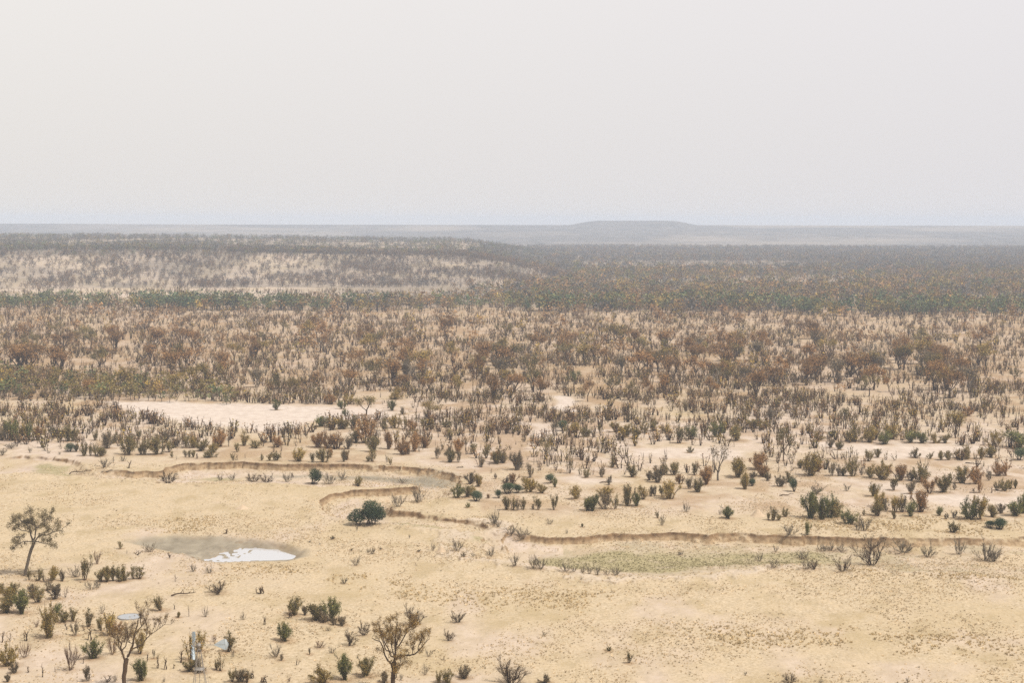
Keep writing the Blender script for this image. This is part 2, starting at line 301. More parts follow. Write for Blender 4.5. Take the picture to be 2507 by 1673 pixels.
# ------------------------------------------------------------------ ground sheet
def build_ground():
    yy = np.concatenate([np.linspace(60, 176, 40, endpoint=False), np.linspace(176, 236, 260, endpoint=False), np.linspace(236, 425, 800, endpoint=False)])
    rows = list(yy); r = 425.0; st = .3
    while r < 6850: st = min(st * 1.02, max(.6, r * r / (CAM_H * F_PX) * 1.2), 22); rows.append(r); r += st
    rows = np.array(rows)
    a1 = np.linspace(-19.6, 19.6, 900); a0 = np.linspace(-31, -19.6, 130, endpoint=False); a2 = -a0[::-1]
    ang = np.tan(np.radians(np.concatenate([a0, a1, a2])))
    Y, A = np.meshgrid(rows, ang, indexing='ij'); X = Y * A
    Z, near, P, s, s2, dc, sp, sw = terrain(X, Y, True)
    x, y = X.ravel(), Y.ravel(); n = len(x)
    sand = np.zeros(n); green = np.zeros(n); mud = np.zeros(n); litter_shade = np.zeros(n); wood = np.zeros(n); bright = np.zeros(n)
    # beyond the river the soil is pale sand with thin grass; before it, straw-coloured grassland
    far_rim = np.concatenate([flat(np.array([-900., -300]), np.array([1116., 1120])), CUT_UP, flat(np.array([1160., 1180, 1300]), np.array([1190., 1262, 1262])), flat(np.array([1500., 1800, 2100, 2507, 3300]), np.array([1262., 1266, 1262, 1258, 1250]))])
    o = np.argsort(far_rim[:, 0]); rimy = np.interp(x, far_rim[o, 0], far_rim[o, 1])
    beyond = sstep(-6, 10, y - rimy + 9 * (fbm(x / 14, y / 14, 91) - .5))
    f1 = fbm(x / 26, y / 40, 92); f2 = fbm(x / 7, y / 11, 93)
    sand = beyond * np.clip(.72 + 1.6 * (f1 - .5) + .8 * (f2 - .5), 0, 1)
    sand = np.maximum(sand, (1 - beyond) * sstep(.56, .72, f1 * .6 + f2 * .4) * .75)
    pxx = W_PX / 2 + F_PX * x / y
    fg = sstep(800, 350, pxx) * sstep(252, 225, y)
    sand = np.maximum(sand, fg * np.clip(.45 + 2.2 * (f2 - .5) + .8 * (f1 - .5), 0, .85))
    Nn = np.where(near)[0]
    f2n = f2[Nn]; f3 = fbm(P[:, 0] / 3, P[:, 1] / 3, 95)
    for p in [PAN] + CLEAR:
        d = sstep(-3, 4, signed(P, p) + 8 * (f2n - .5)); bright[Nn] = np.maximum(bright[Nn], d * (1 if p is PAN else .8))
    for L_ in TRACK: bright[Nn] = np.maximum(bright[Nn], sstep(3.6, 1.6, line_dist(P, L_)))
    inr = sstep(.5, 3, s)
    sand[Nn] = np.maximum(sand[Nn] * (1 - inr), inr * np.clip(.55 + 2 * (f2n - .5), 0, 1))
    g = sstep(-2, 4, signed(P, GREEN) + 9 * (f2n - .5)) * np.clip(1.05 + 1.5 * (f3 - .6), .15, 1)
    for p in GREEN2: g = np.maximum(g, sstep(-1, 1.6, signed(P, p) + 4 * (f3 - .5)) * np.clip(.75 + 1.4 * (f3 - .5), 0, 1))
    strip = (P[:, 0] > flat(1380, 1340)[0]) * inr * sstep(-.1, .12, f2n * .6 + f3 * .4 - .5) * .55
    g = np.maximum(g, strip); green[Nn] = g
    m = sstep(-1, 2.0, sp + 2 * (f3 - .5)) * .9
    m = np.maximum(m, sstep(-2, 3, signed(P, MUD2) + 5 * (f2n - .5)) * .95); mud[Nn] = m
    # near rims of the channel: thin line of pale bare sand
    rimline = np.exp(-((s2 + .8) / 1.4) ** 2) * (dc > 9) * sstep(flat(900, 1370)[0], flat(1150, 1370)[0], P[:, 0]) * sstep(flat(2100, 1400)[0], flat(1900, 1400)[0], P[:, 0])
    bright[Nn] = np.maximum(bright[Nn], rimline * .5 * (P[:, 1] < 280))
    # woodland floor far away
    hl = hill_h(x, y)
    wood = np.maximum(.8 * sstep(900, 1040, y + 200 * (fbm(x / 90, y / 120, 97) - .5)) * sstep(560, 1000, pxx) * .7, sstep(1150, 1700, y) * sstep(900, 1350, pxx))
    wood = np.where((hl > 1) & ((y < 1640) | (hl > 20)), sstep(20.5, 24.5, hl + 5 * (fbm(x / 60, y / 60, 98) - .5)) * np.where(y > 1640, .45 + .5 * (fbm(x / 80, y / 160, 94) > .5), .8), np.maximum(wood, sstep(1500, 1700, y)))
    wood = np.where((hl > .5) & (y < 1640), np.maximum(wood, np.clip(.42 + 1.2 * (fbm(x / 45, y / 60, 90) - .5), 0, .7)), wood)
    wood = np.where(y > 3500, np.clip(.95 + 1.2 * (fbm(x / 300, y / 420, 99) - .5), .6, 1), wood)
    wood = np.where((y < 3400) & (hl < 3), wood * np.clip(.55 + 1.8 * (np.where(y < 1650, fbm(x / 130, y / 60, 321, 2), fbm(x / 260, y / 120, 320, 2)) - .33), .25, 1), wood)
    # fallen leaves under each plant, with contact shade painted into the same mask
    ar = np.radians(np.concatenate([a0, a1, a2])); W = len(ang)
    Lt = litter_shade.reshape(Y.shape)
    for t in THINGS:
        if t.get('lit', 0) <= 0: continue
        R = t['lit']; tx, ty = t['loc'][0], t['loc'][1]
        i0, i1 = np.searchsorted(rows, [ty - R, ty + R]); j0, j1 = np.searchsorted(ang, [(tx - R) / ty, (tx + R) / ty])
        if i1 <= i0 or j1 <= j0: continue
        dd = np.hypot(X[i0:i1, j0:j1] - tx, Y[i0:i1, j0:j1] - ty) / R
        Lt[i0:i1, j0:j1] = np.maximum(Lt[i0:i1, j0:j1], np.clip(1 - dd, 0, 1) ** .8 * t.get('litter_shade_k', .8))
    litter_shade = np.clip(litter_shade * (.55 + .9 * fbm(x / 1.1, y / 1.1, 96, 2)), 0, 1)
    litter_shade = np.maximum(litter_shade, beyond * np.clip(sstep(.44, .66, fbm(x / 5, y / 8, 100) * .6 + fbm(x / 30, y / 45, 101) * .4) * .65 + .45 * sstep(400, 560, y), 0, .85) * sstep(1150, 950, y) * (1 - bright))
    za = np.stack([sand, green, mud, litter_shade], -1); zb = np.stack([bright, wood, np.zeros(n), np.ones(n)], -1)
    idx = np.arange(n).reshape(Y.shape)
    q = np.stack([idx[:-1, :-1], idx[:-1, 1:], idx[1:, 1:], idx[1:, :-1]], -1).reshape(-1, 4)
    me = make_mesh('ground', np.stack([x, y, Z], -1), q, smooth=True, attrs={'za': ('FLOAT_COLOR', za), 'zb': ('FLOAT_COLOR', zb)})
    m, nt = new_mat('dry_ground'); N = nt.nodes.new; L = nt.links.new
    o_ = N('ShaderNodeOutputMaterial'); d = N('ShaderNodeBsdfDiffuse'); L(d.outputs[0], o_.inputs[0])
    ge = N('ShaderNodeNewGeometry')
    def nz(scale, det=3, stretch=1.0, rough=.55):
        mp = N('ShaderNodeMapping'); mp.inputs['Scale'].default_value = (scale, scale * stretch, scale); L(ge.outputs['Position'], mp.inputs[0])
        t = N('ShaderNodeTexNoise'); t.inputs['Scale'].default_value = 1; t.inputs['Detail'].default_value = det; t.inputs['Roughness'].default_value = rough; L(mp.outputs[0], t.inputs[0]); return t.outputs[0]
    def mr(v, a, b, c=0., e=1.):
        t = N('ShaderNodeMapRange'); L(v, t.inputs[0]); t.inputs[1].default_value = a; t.inputs[2].default_value = b; t.inputs[3].default_value = c; t.inputs[4].default_value = e; return t.outputs[0]
    def mul(a, b):
        t = N('ShaderNodeMath'); t.operation = 'MULTIPLY'
        for s_, v in ((t.inputs[0], a), (t.inputs[1], b)):
            if hasattr(v, 'links'): L(v, s_)
            else: s_.default_value = v
        return t.outputs[0]
    def att(nm):
        a = N('ShaderNodeAttribute'); a.attribute_name = nm; sp_ = N('ShaderNodeSeparateColor'); L(a.outputs['Color'], sp_.inputs[0]); return sp_.outputs, a.outputs['Alpha']
    (A_, aal), (B_, _) = att('za'), att('zb')
    fine = nz(2.2, 4); mid = nz(.45, 4, .6); big = nz(.06, 3, .6); speck = nz(5.5, 2)
    streak = nz(3.4, 3, .45, .7)
    grass = mixrgb(nt, mr(fine, .32, .68), (.36, .288, .188), (.56, .462, .332))
    grass = mixrgb(nt, mul(mr(mid, .42, .62), .75), grass, (.50, .40, .27))
    grass = mixrgb(nt, mul(mr(streak, .50, .66), .55), grass, (.30, .225, .125))
    grass = mixrgb(nt, mul(mr(nz(.17, 4, .6), .52, .64), .5), grass, (.33, .255, .14))
    grass = mixrgb(nt, mul(mr(big, .5, .7), .55), grass, (.40, .315, .185))
    sandc = mixrgb(nt, mr(mid, .3, .7), (.43, .345, .27), (.55, .46, .385))
    sandc = mixrgb(nt, mul(mr(fine, .52, .70), .6), sandc, (.34, .25, .165))
    sandc = mixrgb(nt, mul(mr(nz(.2, 4, .6), .5, .63), .5), sandc, (.42, .335, .22))
    c = mixrgb(nt, A_[0], grass, sandc)
    c = mixrgb(nt, B_[0], c, mixrgb(nt, mr(mid, .35, .65), (.48, .405, .345), (.565, .49, .425)))
    gr = mixrgb(nt, mr(fine, .3, .7), (.21, .18, .09), (.42, .36, .22))
    c = mixrgb(nt, A_[1], c, gr)
    c = mixrgb(nt, A_[2], c, mixrgb(nt, mr(mid, .3, .7), (.19, .165, .125), (.31, .275, .21)))
    c = mixrgb(nt, mul(aal, .95), c, mixrgb(nt, mr(fine, .3, .7), (.22, .14, .075), (.40, .275, .16)))  # leaf litter brown, also standing in for contact shade under plants
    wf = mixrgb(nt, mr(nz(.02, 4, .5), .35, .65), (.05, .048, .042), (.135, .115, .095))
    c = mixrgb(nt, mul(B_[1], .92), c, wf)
    nsep = N('ShaderNodeSeparateXYZ'); L(ge.outputs['Normal'], nsep.inputs[0])
    slope = mr(nsep.outputs['Z'], .975, .76)
    psep = N('ShaderNodeSeparateXYZ'); L(ge.outputs['Position'], psep.inputs[0])
    slope = mul(slope, mr(psep.outputs['Y'], 700., 600.))
    bank = mixrgb(nt, mr(nz(1.1, 4, 1.), .3, .7), (.20, .13, .07), (.46, .345, .215)); topsoil_shade = mixrgb(nt, mr(nz(.9, 3), .35, .65), (.10, .06, .032), (.24, .155, .085)); bank = mixrgb(nt, mr(psep.outputs['Z'], -.85, -.3), bank, topsoil_shade)  # dark topsoil along the bank lip, also painted in for undercut shadow
    c = mixrgb(nt, slope, c, bank)
    c = mixrgb(nt, mul(mr(speck, .62, .72), .35), c, mixrgb(nt, .5, c, (.10, .07, .04)))
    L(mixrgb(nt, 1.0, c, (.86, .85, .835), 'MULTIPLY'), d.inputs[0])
    g_ = link('ground', me, None, [m]); tag(g_, 'wide plain of straw coloured dry grass and pale sand with an eroded dry river bed', 'ground', kind='structure')
    wp = WATER; c0 = wp.mean(0); big_ = c0 + (wp - c0) * 1.5
    zl = -.85
    # water sheet lies level in the hollow; its shoreline is where the mud rises through it
    me = bpy.data.meshes.new('water'); me.from_pydata([(p[0], p[1], zl) for p in big_], [], [list(range(len(big_)))]); me.update()
    wm, nt2 = new_mat('silty_water'); p = nt2.nodes.new('ShaderNodeBsdfPrincipled'); oo = nt2.nodes.new('ShaderNodeOutputMaterial'); nt2.links.new(p.outputs[0], oo.inputs[0])
    p.inputs['Base Color'].default_value = (.40, .40, .41, 1); p.inputs['Roughness'].default_value = .06; p.inputs['IOR'].default_value = 1.33
    tag(link('water', me, None, [wm]), 'pale silty water lying in the muddy waterhole, mirroring the white sky', 'water', kind='structure')

# ------------------------------------------------------------------ plant makers, unit height
def wig(rng, p0, d, L, k=5, w=.06, curl=0.0):
    d = np.asarray(d, float); d /= np.linalg.norm(d); t = np.linspace(0, 1, k)[:, None]
    off = np.cumsum(rng.normal(size=(k, 3)) * w * L / k ** .5, 0); off -= off[0]
    p = np.asarray(p0) + d * t * L + off; p[:, 2] += curl * L * t[:, 0] ** 2
    return p
def at(path, t):
    f = t * (len(path) - 1); i = min(int(f), len(path) - 2); return path[i] + (path[i + 1] - path[i]) * (f - i)
def dirv(az, tilt): return np.array([math.sin(tilt) * math.cos(az), math.sin(tilt) * math.sin(az), math.cos(tilt)])
def unit(g):
    V = np.concatenate(g.V); z1 = np.percentile(V[:, 2], 99.6); r = np.percentile(np.hypot(V[:, 0], V[:, 1]), 96)
    for i, v in enumerate(g.V): g.V[i] = v * np.array([.5 / r, .5 / r, 1 / z1])
    return g
def leafy_shrub(seed, n=6, spread=26, dens=1.0, bare=.28):
    rng = np.random.default_rng(seed); g = Geo()
    for i in range(n):
        az = rng.uniform(0, 6.28); tl = math.radians(rng.uniform(3, spread)); L = rng.uniform(.6, 1.) 
        p = wig(rng, (.07 * math.cos(az) * rng.uniform(.2, 1), .07 * math.sin(az) * rng.uniform(.2, 1), -.03), dirv(az, tl), L, 6, .14)
        g.tube(p, np.linspace(.026, .009, 6) * rng.uniform(.8, 1.3), 4, 0, rng.uniform(0, .8))
        paths = [(p, bare)]
        for _ in range(rng.integers(3, 6)):
            t = rng.uniform(.3, .85); q = wig(rng, at(p, t), dirv(az + rng.normal() * 1.3, tl + rng.uniform(.1, .8)), rng.uniform(.16, .36), 4, .12, .1)
            g.tube(q, np.linspace(.012, .005, 4), 3, 0, rng.uniform(.1, .9)); paths.append((q, .25))
        for q, b in paths:
            m = 5 if q is p else 3
            for t in rng.uniform(b, 1, m):
                k = int(rng.integers(7, 17) * dens); c = at(q, t) + rng.normal(size=3) * .012
                tt = np.clip(rng.uniform(.1, .9) + rng.normal(size=k) * .18, 0, 1)
                g.leaves(rng, c + rng.normal(size=(k, 3)) * [.054, .054, .056], .048, 1, tt, .6)
    return unit(g)
def thorn_bush(seed, n=11, spread=62, fine=26, flat_top=False, dens=0):
    rng = np.random.default_rng(seed); g = Geo()
    for i in range(n):
        az = i * 6.28 / n + rng.normal() * .35; tl = math.radians(spread) * rng.uniform(.12, 1) ** .7
        L = rng.uniform(.5, .8)
        p = wig(rng, (.03 * math.cos(az), .03 * math.sin(az), -.02), dirv(az, tl), L, 5, .16, .22)
        g.tube(p, np.linspace(.02, .008, 5), 3, 0, rng.uniform(0, .5))
        for _ in range(5):
            q0 = at(p, rng.uniform(.3, 1)); q = wig(rng, q0, dirv(az + rng.normal() * .8, tl * .8 + rng.normal() * .3), rng.uniform(.18, .38), 4, .15, .15 if not flat_top else -.25)
            g.tube(q, np.linspace(.008, .004, 4), 3, 0, rng.uniform(.2, .8))
            A = np.array([at(q, t) for t in rng.uniform(.1, 1, fine)]); B = A + (rng.normal(size=(fine, 3)) * .065 + (q[-1] - q[0]) * .35 + [0, 0, .03])
            g.twigs(rng, A, B, .0036, 0)
            if dens: g.leaves(rng, B[: int(dens)] , .03, 1, None, .7)
    return unit(g)
def evergreen(seed, lobes=7, n=2600, low=0.12):
    rng = np.random.default_rng(seed); g = Geo()
    for i in range(5):
        az = rng.uniform(0, 6.28); g.tube(wig(rng, (.05 * math.cos(az), .05 * math.sin(az), -.02), dirv(az, rng.uniform(.1, .6)), .55, 5, .1), np.linspace(.03, .012, 5), 4, 0, .2)
    for i in range(lobes):
        az = rng.uniform(0, 6.28); r = rng.uniform(.0, .32) if i else 0; c = np.array([r * math.cos(az), r * math.sin(az), rng.uniform(.42, .72) if i else .6]); R = rng.uniform(.2, .32)
        m = n // lobes; d = rng.normal(size=(m, 3)); d /= np.linalg.norm(d, axis=1, keepdims=True)
        rad = R * rng.uniform(.55, 1.08, m) * (1 + .2 * np.sin(d[:, 0] * 9 + i) * np.cos(d[:, 1] * 8 + d[:, 2] * 7))
        P = c + d * rad[:, None]; P = P[P[:, 2] > low * rng.uniform(.4, 1.5, len(P))]
        g.leaves(rng, P, .048, 1, np.clip(.35 + .3 * rng.normal(size=len(P)) + .25 * rng.normal(), 0, 1), .5)
    return unit(g)
def sapling(seed, n=3, dens=.35):
    rng = np.random.default_rng(seed); g = Geo()
    for i in range(n):
        az = rng.uniform(0, 6.28); p = wig(rng, (.05 * rng.normal(), .05 * rng.normal(), -.03), dirv(az, rng.uniform(.03, .3)), rng.uniform(.6, 1), 6, .16)
        g.tube(p, np.linspace(.034, .012, 6), 4, 0, rng.uniform(0, .7))
        for _ in range(rng.integers(2, 5)):
            q = wig(rng, at(p, rng.uniform(.35, .95)), dirv(rng.uniform(0, 6.28), rng.uniform(.3, .9)), rng.uniform(.12, .3), 3, .1, .1); g.tube(q, np.linspace(.014, .006, 3), 3, 0, .5)
            k = int(16 * dens); g.leaves(rng, q[-1] + rng.normal(size=(k, 3)) * .035, .05, 1, None, .6)
    return unit(g)
def grow(g, rng, p, d, L, r, depth, spread, tips, up=.25, k=5, mid=None):
    path = wig(rng, p, d, L, k, .13, up * .35); g.tube(path, np.linspace(r, r * .55, k), 6 if r > .02 else (4 if r > .008 else 3), 0, rng.uniform(.1, .8))
    if depth == 0: tips.append((path, r)); return
    for i in range(int(rng.integers(2, 4)) if depth > 1 else int(rng.integers(3, 5))):
        ax = rng.normal(size=3); dd = (path[-1] - path[-2]); dd /= np.linalg.norm(dd)
        side = ax - dd * (ax @ dd); side /= np.linalg.norm(side) + 1e-9; an = math.radians(spread) * rng.uniform(.45, 1.15)
        nd = dd * math.cos(an) + side * math.sin(an); nd[2] += up * rng.uniform(.3, 1)
        grow(g, rng, at(path, 1 if i < 2 else rng.uniform(.5, .95)), nd / np.linalg.norm(nd), L * rng.uniform(.6, .85), r * (.62 if i == 0 else .5), depth - 1, spread, tips, up)
def tree(seed, trunk=.3, limbs=4, depth=3, spread=36, up=.3, leaf=16, size=.032, blob=.05, stems=1, tilt=.05):
    rng = np.random.default_rng(seed); g = Geo(); tips = []
    for s in range(stems):
        az = rng.uniform(0, 6.28); p = wig(rng, (.03 * s * math.cos(az), .03 * s * math.sin(az), -.03), dirv(az, tilt + .14 * (stems > 1)), trunk, 5, .07)
        g.tube(p, np.linspace(.034, .022, 5) / (1 + .3 * (stems > 1)), 6, 0, .4)
        for i in range(limbs):
            a2 = i * 6.28 / limbs + rng.normal() * .4
            grow(g, rng, at(p, 1 if i < 2 else rng.uniform(.75, 1)), dirv(a2, math.radians(spread) * rng.uniform(.5, 1.3)), .27 * rng.uniform(.8, 1.2), .017, depth - 1, spread, tips, up)
    for path, r in tips:
        m = 9; A = np.array([at(path, t) for t in rng.uniform(.15, 1, m)]); B = A + rng.normal(size=(m, 3)) * .04 + [0, 0, .02]; g.twigs(rng, A, B, .0022, 0)
        base = rng.uniform(.1, .9)
        if leaf and rng.random() < .9:
            n = int(leaf * rng.uniform(.5, 1.5)); c = np.array([at(path, t) for t in rng.uniform(.3, 1.05, n)])
            g.leaves(rng, c + rng.normal(size=(n, 3)) * blob * [1, 1, .75], size, 1, np.clip(base + rng.normal(size=n) * .2, 0, 1), .65)
    return unit(g)

TPL = {}
def tpl(key, fn, count, s0, **kw):
    TPL[key] = []
    for i in range(count):
        g = fn(s0 + i * 7, **kw); TPL[key].append(dict(full=g.mesh(key), bark=g.mesh(key + '_stems', 0), leaf=g.mesh(key + '_foliage', 1) if any((np.concatenate(g.qm) == 1) if g.qm else [0]) else None))
tpl('shrub', leafy_shrub, 12, 100, n=7, spread=32, dens=1.25); tpl('shrub_thick', leafy_shrub, 5, 300, n=11, spread=44, dens=1.5, bare=.06)
tpl('shrub_low', leafy_shrub, 5, 320, n=12, spread=66, dens=1.3, bare=.1)
tpl('shrub_thin', leafy_shrub, 5, 350, n=4, spread=20, dens=.55, bare=.35)
tpl('thorn', thorn_bush, 8, 400); tpl('umbrella', thorn_bush, 2, 500, n=13, spread=70, fine=34, flat_top=True, dens=14)
tpl('evergreen', evergreen, 5, 600); tpl('sapling', sapling, 8, 700); tpl('sapling_bare', sapling, 5, 750, dens=0.07)
tpl('tree_round', tree, 6, 800, leaf=34, blob=.06, size=.036); tpl('tree_vase', tree, 6, 860, trunk=.22, limbs=4, spread=27, up=.5, leaf=17, stems=2, size=.036)
tpl('tree_flat', tree, 3, 900, trunk=.34, limbs=5, spread=52, up=.15, leaf=30, blob=.05); tpl('tree_bare', tree, 4, 930, leaf=2, limbs=3, spread=30, up=.45)
tpl('tree_tall', tree, 2, 945, trunk=.3, limbs=5, spread=25, up=.5, leaf=9, size=.03)
tpl('tree_dead', tree, 3, 960, leaf=0, limbs=2, depth=2, spread=34, up=.4, trunk=.4)

